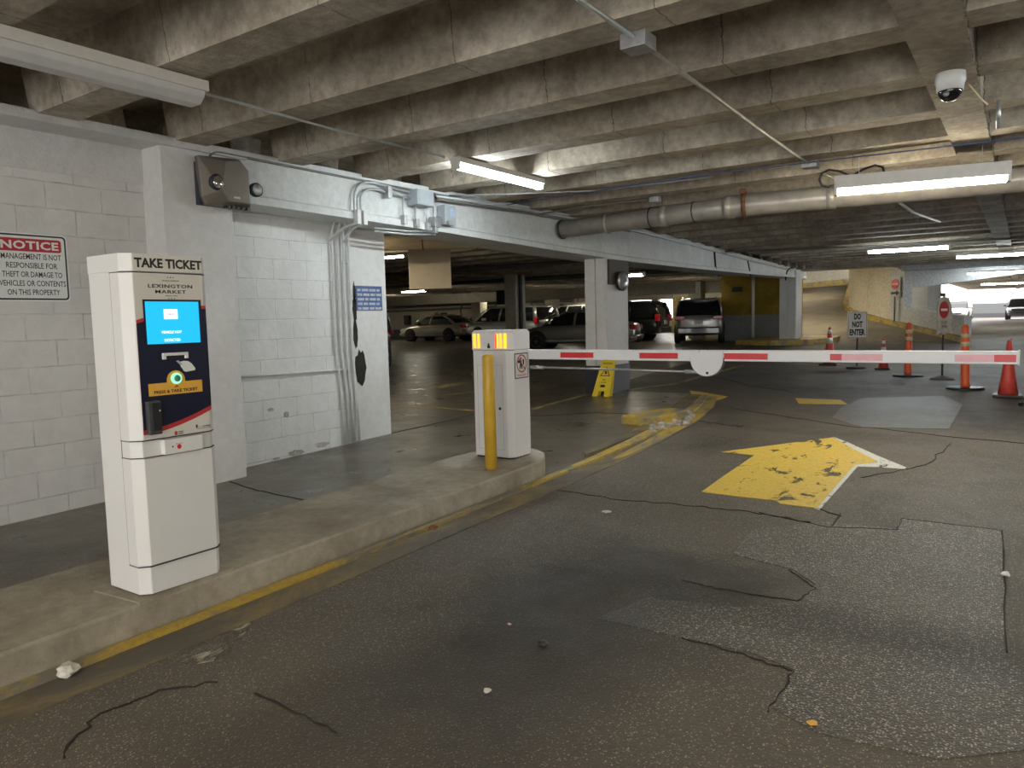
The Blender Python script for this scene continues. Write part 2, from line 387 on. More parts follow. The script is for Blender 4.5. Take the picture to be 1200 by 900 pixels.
# ceiling: slab and closely spaced cast joists
ZJ, JD = 3.0, .36
mb = MB()
jy0 = 2.85-.31
def joist(mb, x0, x1, yc, z=ZJ):
    w0, w1 = .14, .19
    mb.prism([(x0, yc-w0, z), (x0, yc+w0, z), (x0, yc+w1, z+JD+.02), (x0, yc-w1, z+JD+.02)], (x1-x0, 0, 0))
k = -9
JY = []
while True:
    yc = 2.71+1.05*k
    if yc > 73: break
    JY.append(yc); k += 1
for yc in JY:
    if yc < 29.3:
        joist(mb, -5.9, 9.5, yc)
    else:
        joist(mb, -3.9, 9.5, yc)
mb.box((-6.2, -7, ZJ+JD), (9.5, 29.6, ZJ+JD+.2)); mb.box((-3.9, 29.6, ZJ+JD), (9.5, 74, ZJ+JD+.2))
struct(mb.done('ceiling', M['ceil']))
mb = MB()
for yc in JY:
    if yc < 36: joist(mb, -40, -6.5 if yc < 29.5 else -10.3, yc)
mb.box((-40, -7, ZJ+JD), (-6.2, 29.6, ZJ+JD+.2)); mb.box((-40, 29.6, ZJ+JD), (-11, 42, ZJ+JD+.2))
struct(mb.done('ceiling_lot', M['ceil']))
mb = MB(); mb.box((-.60, -7, ZJ-.012), (-.30, 74, ZJ+JD)); struct(mb.done('trim_1', M['ceil']))
mb = MB(); mb.box((4.6, -7, ZJ-.012), (4.9, 74, ZJ+JD)); struct(mb.done('trim_2', M['ceil']))
mb = MB(); mb.box((-16, -7, ZJ-.012), (-15.7, 36, ZJ+JD)); struct(mb.done('trim_3', M['ceil']))
# left wall, thin ledge above it, pilaster
struct(bx('wall_left', (-6.45, -7, -.2), (-6.13, 3.55, 2.66), M['wall']))
mb = MB(); mb.box((-6.45, -7, 2.66), (-6.115, 3.6, 2.95)); mb.box((-6.45, -7, 2.95), (-5.80, 4.3, 3.02))
struct(mb.done('trim_4', M['plaster']))
struct(bx('wall_left_pilaster', (-6.42, 3.50, -.1), (-5.84, 4.14, 2.97), M['colw']))
struct(bx('wall_left_end', (-6.45, 4.14, -.1), (-6.2, 5.86, 2.62), M['wall2']))
struct(bx('wall_left_column', (-6.72, 5.86, -.1), (-6.23, 6.45, 2.6), M['colw']))
# main painted beam running over the columns
def beam(pts, wdt, top, name, mat, ledge=.06):
    rings = []
    for x, y, zb in pts:
        rings.append([(x, y, top), (x, y, zb+.09), (x+ledge*.6, y, zb+.07), (x+ledge*.6, y, zb), (x-wdt, y, zb), (x-wdt, y, top)])
    return struct(MB().loft(rings).done(name, mat))
beam([(-5.84, 4.14, 2.57), (-5.78, 7.0, 2.52), (-5.72, 9.7, 2.45), (-5.66, 11.9, 2.41), (-5.80, 15, 2.44), (-6.3, 21, 2.56), (-6.72, 27.4, 2.70), (-6.95, 30.2, 2.72)], .62, 3.03, 'wall_left_beam', M['beamw'])
# pilaster chip
# free columns on the beam line
def column(name, x0, x1, y0, y1, ztop, mat, base=None, groove=True):
    mb = MB(); z0 = fz(y0)-.02
    xm = (x0+x1)/2
    if groove:
        o = [(x0, y0), (xm-.012, y0), (xm-.012, y0+.03), (xm+.012, y0+.03), (xm+.012, y0), (x1-.02, y0), (x1, y0+.02), (x1, y1), (x0, y1)]
    else: o = [(x0, y0), (x1, y0), (x1, y1), (x0, y1)]
    mb.prism([(a, b, z0) for a, b in o], (0, 0, ztop-z0))
    c = struct(mb.done(name, mat))
    if base:
        q = .012
        mb = MB(); mb.box((x0-q, y0-q, z0), (x1+q, y1+q, base)); struct(mb.done(name+'_base', M['bronzedark']))
    return c
column('wall_left_pier', -6.05, -5.65, 10.98, 11.78, 2.43, M['colw'], base=.66)
column('wall_left_far_pier', -7.24, -6.66, 27.5, 28.3, 2.95, M['colw'])
# raised broken kerb under the far pier
mb = MB(); o = [(-8.6, 26.8), (-7.2, 26.3), (-6.1, 26.8), (-5.5, 28.2), (-5.8, 31), (-7.4, 32.5), (-8.6, 30)]
mb.prism([(a, b, fz(b)-.02) for a, b in o], (0, 0, .2)); struct(mb.done('trim_6', M['yellowcurb']))
# closing walls that are out of view
struct(bx('wall_right', (8.6, -7, -.3), (8.9, 26, 3.4), M['greywall']))
mb = MB(); mb.box((-6.4, -7.3, -.4), (-4.6, -7, 3.4)); mb.box((6.5, -7.3, -.4), (9, -7, 3.4)); mb.box((-4.6, -7.3, 2.75), (6.5, -7, 3.4))
struct(mb.done('wall_back', M['greywall']))     # the entrance opening behind the viewpoint lets daylight in
struct(bx('wall_lot_back', (-42, -7.3, -.4), (-6.4, -7, 3.4), M['farwall']))
struct(bx('wall_lot_left', (-41, -7, -.3), (-40.7, 36, 3.4), M['farwall']))
# far lot wall with openings
mb = MB(); mb.box((-41, 36, 0), (-20.5, 36.3, 3.4)); struct(mb.done('wall_lot_far', M['farwall']))
mb = MB(); mb.box((-20.5, 42, 0), (-10.5, 42.3, 1.35)); mb.box((-20.5, 42, 2.45), (-10.5, 42.3, 3.4))
for x in (-20.5, -18.6, -16.1, -13.9, -11.6): mb.box((x, 42, 1.3), (x+.45, 42.3, 2.5))
struct(mb.done('wall_lot_window', M['farwall']))
struct(bx('wall_lot_side', (-20.6, 36.3, 0), (-20.4, 42, 3.4), M['farwall']))
# yellow and grey wall behind the parked wagon
mb = MB(); mb.box((-10.2, 30.0, 1.42), (-7.1, 30.3, 3.35)); mb.box((-10.2, 30.3, 1.42), (-9.95, 42, 3.35)); struct(mb.done('wall_yellow', M['yellowwall']))
mb = MB(); mb.box((-10.2, 30.0, .2), (-7.1, 30.3, 1.42)); mb.box((-10.2, 30.3, .2), (-9.95, 42, 1.42)); struct(mb.done('wall_yellow_dado', M['lowgrey']))
# lot beams and columns
struct(bx('trim_7', (-40, 27.6, 2.30), (-10.4, 28.0, 2.74), M['beige']))
struct(bx('trim_8', (-40, 34.4, 2.5), (-10.3, 34.8, 3.02), M['beige']))
for i, (x0, x1, y0) in enumerate([(-14.98, -14.52, 21.4), (-24.55, -23.95, 31.9), (-21.7, -21.1, 34.8), (-12.9, -12.3, 33.3)]):
    struct(bx('wall_lot_column_%d' % (i+1), (x0, y0, fz(y0)-.05), (x1, y0+.6, 3.02), M['beige']))
struct(bx('trim_9', (-14.50, 21.55, .3), (-14.40, 21.65, 3.0), M['charcoal']))

# island
L = [(-4.155, -1.5), (-4.155, 4.9)] + [(-3.74+.415*math.cos(a), 5.05+.62*math.sin(a)) for a in [math.pi-.15*i*math.pi/1.5 for i in range(0, 11)]] + [(-3.325, 4.9), (-3.32, 3), (-3.325, 1.2), (-3.33, -1.5)]
mb = MB(); n_ = len(L)
ring = lambda k, t: [(-3.74+(x+3.74)*k, y, fz(y)+t) for x, y in L]
mb.loft([ring(1.01, -.03), ring(1.0, .06), ring(.995, .145), ring(.975, .16)])
struct(mb.done('floor_island', M['island'], smooth=False))
# low worn yellow lip along the island and beyond
mb = MB()
pts = [(-3.28, -1.4), (-3.28, 1.2), (-3.26, 3), (-3.27, 5), (-3.3, 6.2), (-3.36, 7.2), (-3.52, 8.6), (-3.8, 10), (-4.1, 11.2)]
strip(mb, pts, [.06, .07, .05, .06, .09, .14, .2, .22, .14], .026, .03); struct(mb.done('trim_10', M['yellowcurb']))
mb = MB(); strip(mb, [(x+.17, y) for x, y in pts[4:]], [.06, .14, .2, .22, .1], .0075, .004); struct(mb.done('trim_26', M['yellowcurb']))
mb = MB(); pts2 = [(x+.14, y) for x, y in pts]; strip(mb, pts2, [.24, .22, .2, .22, .24, .26, .3, .3, .2], .006, .006); struct(mb.done('trim_11', M['yellowstrip']))
mb = MB(); pts3 = [(x-.14, y) for x, y in pts[4:]]; strip(mb, pts3, [.02, .12, .2, .24, .2], .03, .03); struct(mb.done('trim_12', M['yellowstrip']))
# ramp to the upper level with curved walls
def interp(P, n):
    P = [Vector(p) for p in P]; d = [0]
    for a, b in zip(P, P[1:]): d.append(d[-1]+(b-a).length)
    out = []
    for i in range(n):
        t = d[-1]*i/(n-1); j = max(k for k in range(len(P)-1) if d[k] <= t+1e-9)
        out.append(P[j].lerp(P[j+1], (t-d[j])/(d[j+1]-d[j])))
    return out
LL = interp([(-9.0, 29.9, fz(29)), (-9.4, 33, 1.0), (-11, 38, 1.9), (-13.5, 44, 2.9)], 14)
RR = interp([(-1.75, 28.4, fz(28.4)+.01), (-3.9, 31.5, .84), (-4.5, 32.4, .94), (-5.25, 33.1, 1.12), (-6.3, 34.8, 1.42), (-7.0, 37.2, 1.75), (-8.3, 45.6, 2.95)], 14)
rings = []
for a, b in zip(LL, RR):
    row = [a.lerp(b, i/6) for i in range(7)]
    rings.append([(p.x, p.y, p.z) for p in row]+[(p.x, p.y, -.1) for p in row[::-1]])
struct(MB().loft(rings).done('floor_ramp', M['rampfloor']))
kerb = interp([(-1.7, 28.35, .38), (-3.85, 31.4, .84), (-4.45, 32.3, .94), (-5.2, 33.0, 1.12), (-6.25, 34.75, 1.42), (-6.95, 37.2, 1.75), (-8.2, 45.6, 2.95)], 30)
def wall_along(P, name, mat, z_lo, z_hi, th, side=1):
    rings = []
    for i, p in enumerate(P):
        a = P[max(0, i-1)]; b = P[min(len(P)-1, i+1)]; t = (b-a); t.z = 0; t.normalize(); q = Vector((t.y, -t.x, 0))*side*th
        lo = z_lo(p) if callable(z_lo) else z_lo; hi = z_hi(p) if callable(z_hi) else z_hi
        rings.append([(p.x, p.y, lo), (p.x, p.y, hi), (p.x+q.x, p.y+q.y, hi), (p.x+q.x, p.y+q.y, lo)])
    return struct(MB().loft(rings).done(name, mat, smooth=False))
wall_along(kerb, 'trim_13', M['yellowcurb'], -.1, lambda p: p.z+.15, .35)
low = interp([(-1.62, 28.6, 0), (-3.75, 31.65, 0)], 4)
wall_along(low, 'wall_ramp_low', M['greywall'], 0, lambda p: 1.2+.36*(p.y-28.6)/3.0, .25)
pan = interp([(-3.75, 31.65, 0), (-4.33, 32.45, 0)], 3)
wall_along(pan, 'wall_ramp_panel', M['greywall'], 0, 3.5, .3)
cur = interp([(-4.33, 32.45, 0), (-4.75, 32.95, 0), (-5.35, 33.6, 0), (-5.95, 34.5, 0), (-6.4, 35.6, 0), (-6.65, 37.2, 0), (-6.7, 41, 0)], 20)
wall_along(cur, 'wall_ramp_curved', M['beige'], 0, 3.6, .3)
bk = interp([(-17, 41.5, 0), (-13, 43.8, 0), (-10.2, 44.9, 0), (-8, 46.2, 0), (-5, 48.5, 0)], 16)
wall_along(bk, 'wall_ramp_back', M['beige'], 0, 5.4, .3, -1)
bk2 = [p+Vector((.12, -.3, 0)) for p in bk]
wall_along(bk2, 'trim_14', M['yellowcurb'], 0, lambda p: 3.15+.09*(p.x+10), .3, -1)
mb = MB(); mb.poly([(-18, 29.6, 3.36), (-3.9, 29.6, 3.36), (-3.9, 50, 5.4), (-18, 50, 5.4), (-18, 29.6, 3.56), (-3.9, 29.6, 3.56), (-3.9, 50, 5.6), (-18, 50, 5.6)], [[0, 1, 2, 3], [7, 6, 5, 4], [0, 4, 5, 1], [1, 5, 6, 2], [2, 6, 7, 3], [3, 7, 4, 0]])
struct(mb.done('ceiling_ramp', M['greywall']))
struct(bx('trim_15', (-9.9, 29.3, 3.0), (-3.5, 29.75, 3.4), M['greywall']))
struct(bx('trim_16', (-3.6, 29.3, 2.84), (9, 29.8, 3.05), M['greywall']))
mb = MB(); mb.prism([(-3.9, 33, 3.02), (-3.9, 33, 2.35), (-3.2, 33, 2.35), (1.5, 33, 2.85), (1.5, 33, 3.02)], (0, .5, 0)); struct(mb.done('trim_17', M['greywall']))
# stone wall and openings behind the low wall
struct(bx('wall_stone', (-6.2, 42, 0), (-3.95, 42.3, 3.4), M['rough']))
struct(bx('trim_18', (-3.95, 42, 0), (-3.4, 42.4, 3.4), M['greywall']))
struct(bx('trim_19', (-5.2, 56, 0), (-4.6, 56.6, 3.4), M['greywall']))
# far open bay
mb = MB(); mb.box((-14, 92, 1.95), (12, 92.3, 4.8))
struct(mb.done('wall_far', M['farwhite']))
struct(bx('trim_20', (-14, 91.8, .92), (12, 92.0, 1.95), M['fargreyshade']))
struct(bx('trim_21', (-14, 91.7, .3), (12, 92.0, .92), M['charcoal']))
mb = MB()
for x, z, w_ in ((-7.2, 2.6, .8), (-6.2, 2.7, .35), (-4.4, 2.7, .6), (-3.2, 2.2, .5), (-1.2, 2.9, .8), (-2.6, 2.25, .3)): mb.box((x, 91.97, z), (x+w_, 92.02, z+.07))
struct(mb.done('trim_22', M['charcoal']))

# ------------------------------------------------------------ ground marks
def groundpoly(mb, pts, top=.006, thick=.006):
    mb.prism([(x, y, fz(y)+top-thick) for x, y in pts], (0, 0, thick)); return mb
# pixel outlines were measured on the photograph and turned into ground points
def FP(x, y):
    d = fw+rt*(x-600)/F_PX-up*(y-450)/F_PX; lo, hi = .1, 300.
    for _ in range(50):
        m_ = (lo+hi)/2
        if CAM_H+m_*d.z-fz(m_*d.y) > 0: lo = m_
        else: hi = m_
    return (lo*d.x, lo*d.y)
ar = thing('painted_arrow', 'large worn yellow arrow painted on the dark asphalt of the driving lane', 'road marking', (-1.6, 5.3, fz(5.3)))
mb = MB(); groundpoly(mb, [FP(*p) for p in ((822, 577), (850, 557), (884, 534), (845, 530), (900, 523), (976, 513), (1003, 528), (1030, 542), (1002, 545), (990, 558), (957, 596), (915, 591), (908, 587), (870, 583))], .0052, .003)
mb.done('yellow_paint', M['arrowy'], ar)
mb = MB(); groundpoly(mb, [FP(*p) for p in ((976, 512), (992, 518), (1030, 535), (1062, 548), (1060, 550), (1030, 547.5), (1005, 547), (985, 570), (960, 598), (954, 596), (990, 556), (1000, 543), (1008, 536), (1000, 528))], .0034, .003)
mb.done('white_underpaint', M['arroww'], ar)
# neighbouring worn bar farther up the lane
mb = MB(); groundpoly(mb, [FP(932, 467), (FP(985, 469)), FP(993, 474), FP(936, 473)])
tag(mb.done('painted_bar', M['arrowy']), 'short worn yellow bar painted on asphalt beyond the big arrow', 'road marking')
mb = MB(); strip(mb, [FP(455, 475), FP(500, 477), FP(556, 481)], .1); o = mb.done('parking_line', M['lineyellow'])
tag(o, 'faded yellow line on the lot floor beside the white wall end, crossing left to right', 'parking line')
mb = MB(); strip(mb, [FP(621, 481), FP(650, 472), FP(700, 460)], .1); o = mb.done('parking_line', M['lineyellow'])
tag(o, 'faded yellow line running from the gate cabinet towards the black pier base', 'parking line')
mb = MB(); strip(mb, [FP(738, 457), FP(790, 450), FP(870, 428)], .12); o = mb.done('parking_line', M['lineyellow'])
tag(o, 'faded pale line on the floor right of the pier, under the barrier arm', 'parking line')
mb = MB(); groundpoly(mb, [FP(808, 458), FP(823, 460), FP(853, 465), FP(838, 470), FP(815, 470)]); tag(mb.done('painted_patch', M['arrowy']), 'splash of yellow paint at the far tip of the low kerb', 'road marking')
mb = MB(); strip(mb, [FP(512, 454), FP(540, 449)], .3); strip(mb, [FP(520, 463), FP(556, 459)], .06)
struct(mb.done('floor_lot_marking', M['lineyellow']))
# coarse asphalt repair, and a far patch standing in for a pool of lamplight
mb = MB(); groundpoly(mb, [FP(*p) for p in ((1056, 608), (1174, 622), (1178, 690), (1176, 770), (1200, 790), (1200, 880), (1100, 890), (960, 860), (905, 830), (930, 785), (880, 765), (800, 748), (700, 725), (760, 700), (860, 712), (938, 705), (955, 685), (930, 668), (860, 650), (880, 620), (970, 612), (1052, 620))], .003, .003)
struct(mb.done('floor_patch_coarse', M['coarse']))
mb = MB(); groundpoly(mb, [FP(*p) for p in ((985, 478), (1010, 467), (1105, 464), (1128, 474), (1112, 503), (1010, 501), (975, 490))], .003, .003)
struct(mb.done('floor_light_pool', M['pool_asphalt']))
def wig(pts, amp=.03, n=7):
    out = []
    for a, b in zip(pts, pts[1:]):
        for i in range(n):
            t = i/n; out.append((a[0]+(b[0]-a[0])*t+random.uniform(-amp, amp), a[1]+(b[1]-a[1])*t+random.uniform(-amp, amp)))
    return out+[pts[-1]]
mb = MB()
for P, wd, am in [([(800, 680), (840, 690), (935, 705), (955, 690), (925, 668)], .012, .008), ([(800, 748), (880, 770), (930, 788), (900, 835)], .012, .01), ([(890, 601), (970, 618), (1052, 621), (1057, 608), (1174, 622), (1180, 765)], .014, .006),
                  ([(975, 617), (985, 602)], .015, .006), ([(620, 570), (720, 585), (800, 592), (880, 600), (950, 612)], .012, .02), ([(300, 812), (350, 835), (395, 860)], .014, .01), ([(70, 890), (110, 840), (190, 810), (255, 800)], .014, .015),
                  ([(830, 440), (880, 452), (930, 460)], .03, .03), ([(790, 490), (850, 498), (870, 500)], .03, .04), ([(958, 596), (985, 605)], .02, .01), ([(850, 478), (1000, 500), (1200, 520)], .02, .05), ([(1010, 560), (1085, 545), (1115, 520)], .012, .02)]:
    q = wig([FP(*p) for p in P], am); strip(mb, q, [wd*random.uniform(.15, .85) for _ in q], .0045, .004)
struct(mb.done('floor_cracks', M['crack']))
mb = MB()
for P, wd in [([(458, 508), (505, 498), (555, 486)], .03), ([(270, 565), (300, 575), (355, 586)], .012), ([(622, 488), (700, 484), (760, 486)], .03)]:
    q = wig([FP(*p) for p in P], .01); strip(mb, q, wd, .006, .004)
struct(mb.done('floor_lot_joints', M['crack']))
# rubble and broken block at the kerb
o = thing('broken_kerb_block', 'broken yellow painted kerb block with crumbled grey end, left of the lane', 'kerb', (-3.75, 7.9, fz(7.9)))
c0 = FP(745, 497); c1 = FP(770, 500)
mb = MB(); mb.prism([(c0[0]-.15, c0[1]-.1, fz(8)-.01), (c1[0], c0[1]-.12, fz(8)-.01), (c1[0]+.12, c0[1]+.6, fz(8)), (c0[0]+.1, c0[1]+.75, fz(8))], (0, 0, .13)); mb.done('painted_block', M['yellowcurb'], o, bev=.02)
mb = MB()
for i in range(60):
    px, py = random.uniform(762, 812), 0; py = 505-(px-762)*.30+random.uniform(-7, 5); g = FP(px, py); s = random.uniform(.02, .06)
    t = bmesh.new(); bmesh.ops.create_icosphere(t, subdivisions=1, radius=s)
    for v in t.verts: v.co *= random.uniform(.6, 1.15)
    mb.add(t, Matrix.Translation((g[0], g[1], fz(g[1])+s*.3)))
r_ = mb.done('crumbled_concrete', M['rubble'], o); r_['kind'] = 'stuff'
mb = MB(); groundpoly(mb, [FP(*p) for p in ((205, 775), (250, 735), (310, 712), (285, 745), (262, 772), (225, 780))], .0035, .003); struct(mb.done('floor_spill', M['spill']))
# litter
def litter(px, py, s, label, mat, flat=.4):
    g = FP(px, py); t = bmesh.new(); bmesh.ops.create_icosphere(t, subdivisions=2, radius=s)
    for v in t.verts:
        v.co *= random.uniform(.55, 1.2); v.co.z *= flat
    z0 = min(v.co.z for v in t.verts)
    mb = MB(); mb.add(t, Matrix.Translation((g[0], g[1], fz(g[1])+.004-z0)))
    return tag(mb.done('litter_scrap', mat), label, 'litter')
litter(80, 793, .045, 'crumpled pale tissue lying on the yellow gutter near the island', M['litter'], .6)
litter(636, 757, .028, 'black and white scrap on the dark oily asphalt', M['black'], .4)
litter(571, 812, .016, 'tiny silvery scrap on the asphalt near the bottom of the lane', M['litter'])
litter(711, 601, .035, 'small pale flat scrap on asphalt right of the island end', M['litter'], .15)
litter(952, 850, .018, 'small orange scrap on the coarse asphalt at lower right', M['orange'], .3)
litter(1178, 676, .025, 'small white scrap at the right edge of the coarse patch', M['whitedecal'], .5)
litter(597, 733, .010, 'tiny pink scrap on the oily asphalt', M['armpink'], .4)
litter(508, 621, .03, 'small brown scrap on the yellow gutter below the island', M['rust'], .5)
litter(1198, 477, .06, 'dark lump on the asphalt at the right, beside the big cone', M['black'], .6)

# ------------------------------------------------------------ ticket kiosk
KX, KY0, KY1 = -3.34, 1.825, 2.19
kb = .198
K = thing('ticket_kiosk', 'tall white ticket machine with lit blue screen standing on the concrete island', 'ticket machine', (-3.49, 2.0, kb))
def kpro(x0, x1, y0, y1, ch):
    return [(x0, y0), (x1-ch, y0), (x1, y0+ch), (x1, y1-ch), (x1-ch, y1), (x0, y1)]
mb = MB(); mb.prism([(a, b, kb+.012) for a, b in kpro(-3.655, -3.352, 1.79, 2.215, .04)], (0, 0, 1.584)); mb.done('cabinet_body', M['kiosk'], K, bev=.004)
mb = MB(); mb.prism([(a, b, kb) for a, b in kpro(-3.62, -3.37, 1.82, 2.19, .03)], (0, 0, .015)); mb.done('plinth', M['charcoal'], K)
mb = MB(); mb.prism([(a, b, 1.722) for a, b in kpro(-3.657, -3.338, 1.788, 2.217, .042)], (0, 0, .082)); hd = mb.done('header', M['kiosk'], K, bev=.003)
MB().box((-3.3385, 1.832, 1.724), (-3.337, 2.174, 1.802)).done('header_light_tint', M['kioskwarm'], hd)  # header front tinted cream for the warm light falling on it
text('header_lettering', 'TAKE TICKET', .336, (-3.3365, 2.008, 1.762), '+X', M['blackmatte'], hd, .045, .036)
mb = MB(); mb.prism([(a, b, .944) for a, b in kpro(-3.46, KX, 1.787, 2.218, .042)], (0, 0, .772)); fp_ = mb.done('front_panel', M['kiosk'], K, bev=.003)
X1 = KX+.0015
MB().box((KX-.001, 1.832, .947), (KX+.0003, 2.176, 1.714)).done('cream_light_tint', M['kioskwarm'], fp_)  # thin sheet carrying the warm-light tint of the front
def decal(name, pts, mat, par, x=X1, d=.0012):
    return MB().prism(yz(x-d, pts), (d, 0, 0)).done(name, mat, par)
top_arc = [(1.832+(2.186-1.832)*i/10, 1.499+.067*(1-(1-i/10)**1.7)) for i in range(11)]
bot_arc = [(1.832+(2.186-1.832)*i/10, .968+.082*(i/10)**1.7) for i in range(11)]
decal('red_band', [(a, b) for a, b in bot_arc]+[(a, b) for a, b in top_arc[::-1]], M['red'], fp_)
decal('navy_field', [(a, b+.022) for a, b in bot_arc]+[(a, b-.016) for a, b in top_arc[::-1]], M['navy'], fp_, X1+.0008)
XD = X1+.001
for nm, s, wd, y, z, h in (('logo_lettering', 'LEXINGTON', .222, 2.010, 1.657, .017), ('logo_lettering', 'MARKET', .155, 2.010, 1.631, .016), ('logo_small_lettering', 'WORLD FAMOUS', .085, 2.011, 1.683, .005), ('logo_small_lettering', 'SINCE 1782', .06, 2.011, 1.612, .005)):
    text(nm, s, wd, (XD-.001, y, z), '+X', M['blackmatte'], fp_, h, .012 if h > .01 else 0, 1.1)
mb = MB()
for z in (1.698, 1.599):
    for dy in (-.014, 0, .014):
        st = [(2.011+dy+(.004 if i % 2 == 0 else .0018)*math.cos(R(90+36*i)), z+(.004 if i % 2 == 0 else .0018)*math.sin(R(90+36*i))) for i in range(10)]
        MB().prism(yz(XD-.001, st), (.001, 0, 0)).done('logo_star', M['blackmatte'], fp_)
mb.bm.free()
sc_ = MB().box((KX-.01, 1.868, 1.376), (KX+.0035, 2.160, 1.594)).done('screen_bezel', M['navy'], K)
MB().box((KX, 1.877, 1.387), (KX+.0045, 2.146, 1.585)).done('lit_screen', M['screen'], sc_)
MB().box((KX+.003, 1.965, 1.502), (KX+.0055, 2.034, 1.549)).done('screen_icon', M['screentxt'], sc_)
text('screen_icon_lettering', 'DRIVE', .034, (KX+.0057, 2.0, 1.525), '+X', M['navy'], sc_, .009)
text('screen_lettering', 'VEHICLE NOT', .102, (KX+.005, 1.999, 1.441), '+X', M['screentxt'], sc_, .013, .02)
text('screen_lettering', 'DETECTED', .08, (KX+.005, 2.001, 1.403), '+X', M['screentxt'], sc_, .013, .02)
mb = MB(); MBX = KX+.001
mb.prism(yz(MBX, [(1.943, 1.313), (1.943, 1.343), (2.073, 1.343), (2.073, 1.313), (2.056, 1.313), (2.056, 1.329), (1.960, 1.329), (1.960, 1.313)]), (.012, 0, 0))
mb.done('ticket_slot', M['kiosk'], K, bev=.002)
MB().box((KX, 1.960, 1.31), (KX+.0045, 2.056, 1.329)).done('slot_mouth', M['black'], K)
# hand pictogram holding a ticket
mb = MB(); mb.prism(yz(XD, [(2.028, 1.296), (2.052, 1.301), (2.075, 1.298), (2.092, 1.286), (2.110, 1.262), (2.108, 1.252), (2.085, 1.250), (2.062, 1.247), (2.049, 1.252), (2.044, 1.262), (2.036, 1.272)]), (.0012, 0, 0))
mb.done('hand_pictogram', M['whitedecal'], K)
MB().prism(yz(XD, [(2.012, 1.302), (2.024, 1.305), (2.044, 1.286), (2.034, 1.281)]), (.0018, 0, 0)).done('ticket_pictogram', M['boxgrey'], K)
mb = MB(); dome = [(1.868, 1.145), (2.141, 1.145), (2.141, 1.203), (2.052, 1.203)]+arc(2.006, 1.212, .046, 0, 180, 12)+[(1.960, 1.203), (1.868, 1.203)]
lb = MB().prism(yz(XD, dome), (.002, 0, 0)).done('amber_label', M['orange'], K)
text('label_lettering', 'PRESS & TAKE TICKET', .222, (XD+.002, 2.004, 1.161), '+X', M['blackmatte'], lb, .015, .03)
MB().prism(yz(XD+.001, [(1.993, 1.178), (2.019, 1.178), (2.006, 1.190)]), (.002, 0, 0)).done('red_arrowhead', M['red'], lb)
bt = MB().lathe([(.0, 0), (.027, 0), (.027, .008), (.021, .012), (0, .012)], (XD+.001, 2.006, 1.220), 20, 'X').done('button_ring', M['greenring'], K, True)
MB().lathe([(.0, 0), (.016, 0), (.015, .004), (0, .005)], (XD+.013, 2.006, 1.220), 16, 'X').done('push_button', plain('green_button', (.05, .3, .2), .35), K, True)
rd = MB().box((KX, 1.846, .968), (KX+.032, 1.908, 1.124), .006).done('card_reader', M['charcoal'], K)
MB().box((KX+.031, 1.866, .985), (KX+.034, 1.903, 1.115)).done('reader_face', M['black'], rd)
MB().box((KX+.034, 1.895, 1.075), (KX+.036, 1.901, 1.082)).done('reader_light', M['whitedecal'], rd)
MB().prism(yz(XD, [(1.983, .966), (1.983, .953), (1.979, .953), (1.989, .944+.002), (1.999, .953), (1.995, .953), (1.995, .966)]), (.0012, 0, 0)).done('red_arrow', M['red'], K)
text('small_lettering', 'INSERT', .026, (XD, 2.016, .962), '+X', M['blackmatte'], fp_, .005); text('small_lettering', 'TICKET', .026, (XD, 2.016, .953), '+X', M['blackmatte'], fp_, .005)
mb = MB(); mb.box((XD-.001, 2.096, .968), (XD, 2.104, .984)); mb.box((XD-.001, 2.098, .962), (XD, 2.175, .9635)); mb.done('maker_mark', M['navy'], fp_)
text('maker_lettering', 'flash', .03, (XD-.001, 2.121, .972), '+X', M['bluetxt'], fp_, .008); text('maker_lettering', 'parking', .04, (XD-.001, 2.155, .972), '+X', M['blackmatte'], fp_, .009)
bxh = MB().box((KX-.02, 1.917, .864), (KX+.022, 2.115, .934), .003).done('lock_box', M['kiosk'], K)
MB().lathe([(0, 0), (.004, 0), (.004, .002), (0, .002)], (KX+.022, 1.957, .898), 10, 'X').done('keyhole', M['black'], bxh)
text('warning_lettering', 'PUSH', .03, (KX+.022, 1.99, .908), '+X', M['armred'], bxh, .007); MB().lathe([(.006, 0), (.011, 0), (.011, .001), (.006, .001)], (KX+.022, 1.99, .894), 16, 'X').done('warning_ring', M['armred'], bxh)
mb = MB(); mb.prism([(a, b, .35) for a, b in kpro(-3.46, KX-.002, 1.787, 2.218, .042)], (0, 0, .508)); mb.done('lower_door', M['kiosk'], K, bev=.003)
mb = MB()
for z in (.345, .861, .941, 1.719): mb.prism([(a, b, z-.0022) for a, b in kpro(-3.462, -3.3398, 1.7867, 2.2183, .042)], (0, 0, .003))
mb.box((-3.462, 1.7885, .345), (-3.459, 1.792, 1.72)); mb.done('door_seams', M['gap'], K)
gr = slab('grout_pad', [(-3.68, 1.72), (-3.32, 1.75), (-3.345, 2.26), (-3.68, 2.26)], M['island'], .168, .02)
struct(gr); gr.name = 'trim_23'

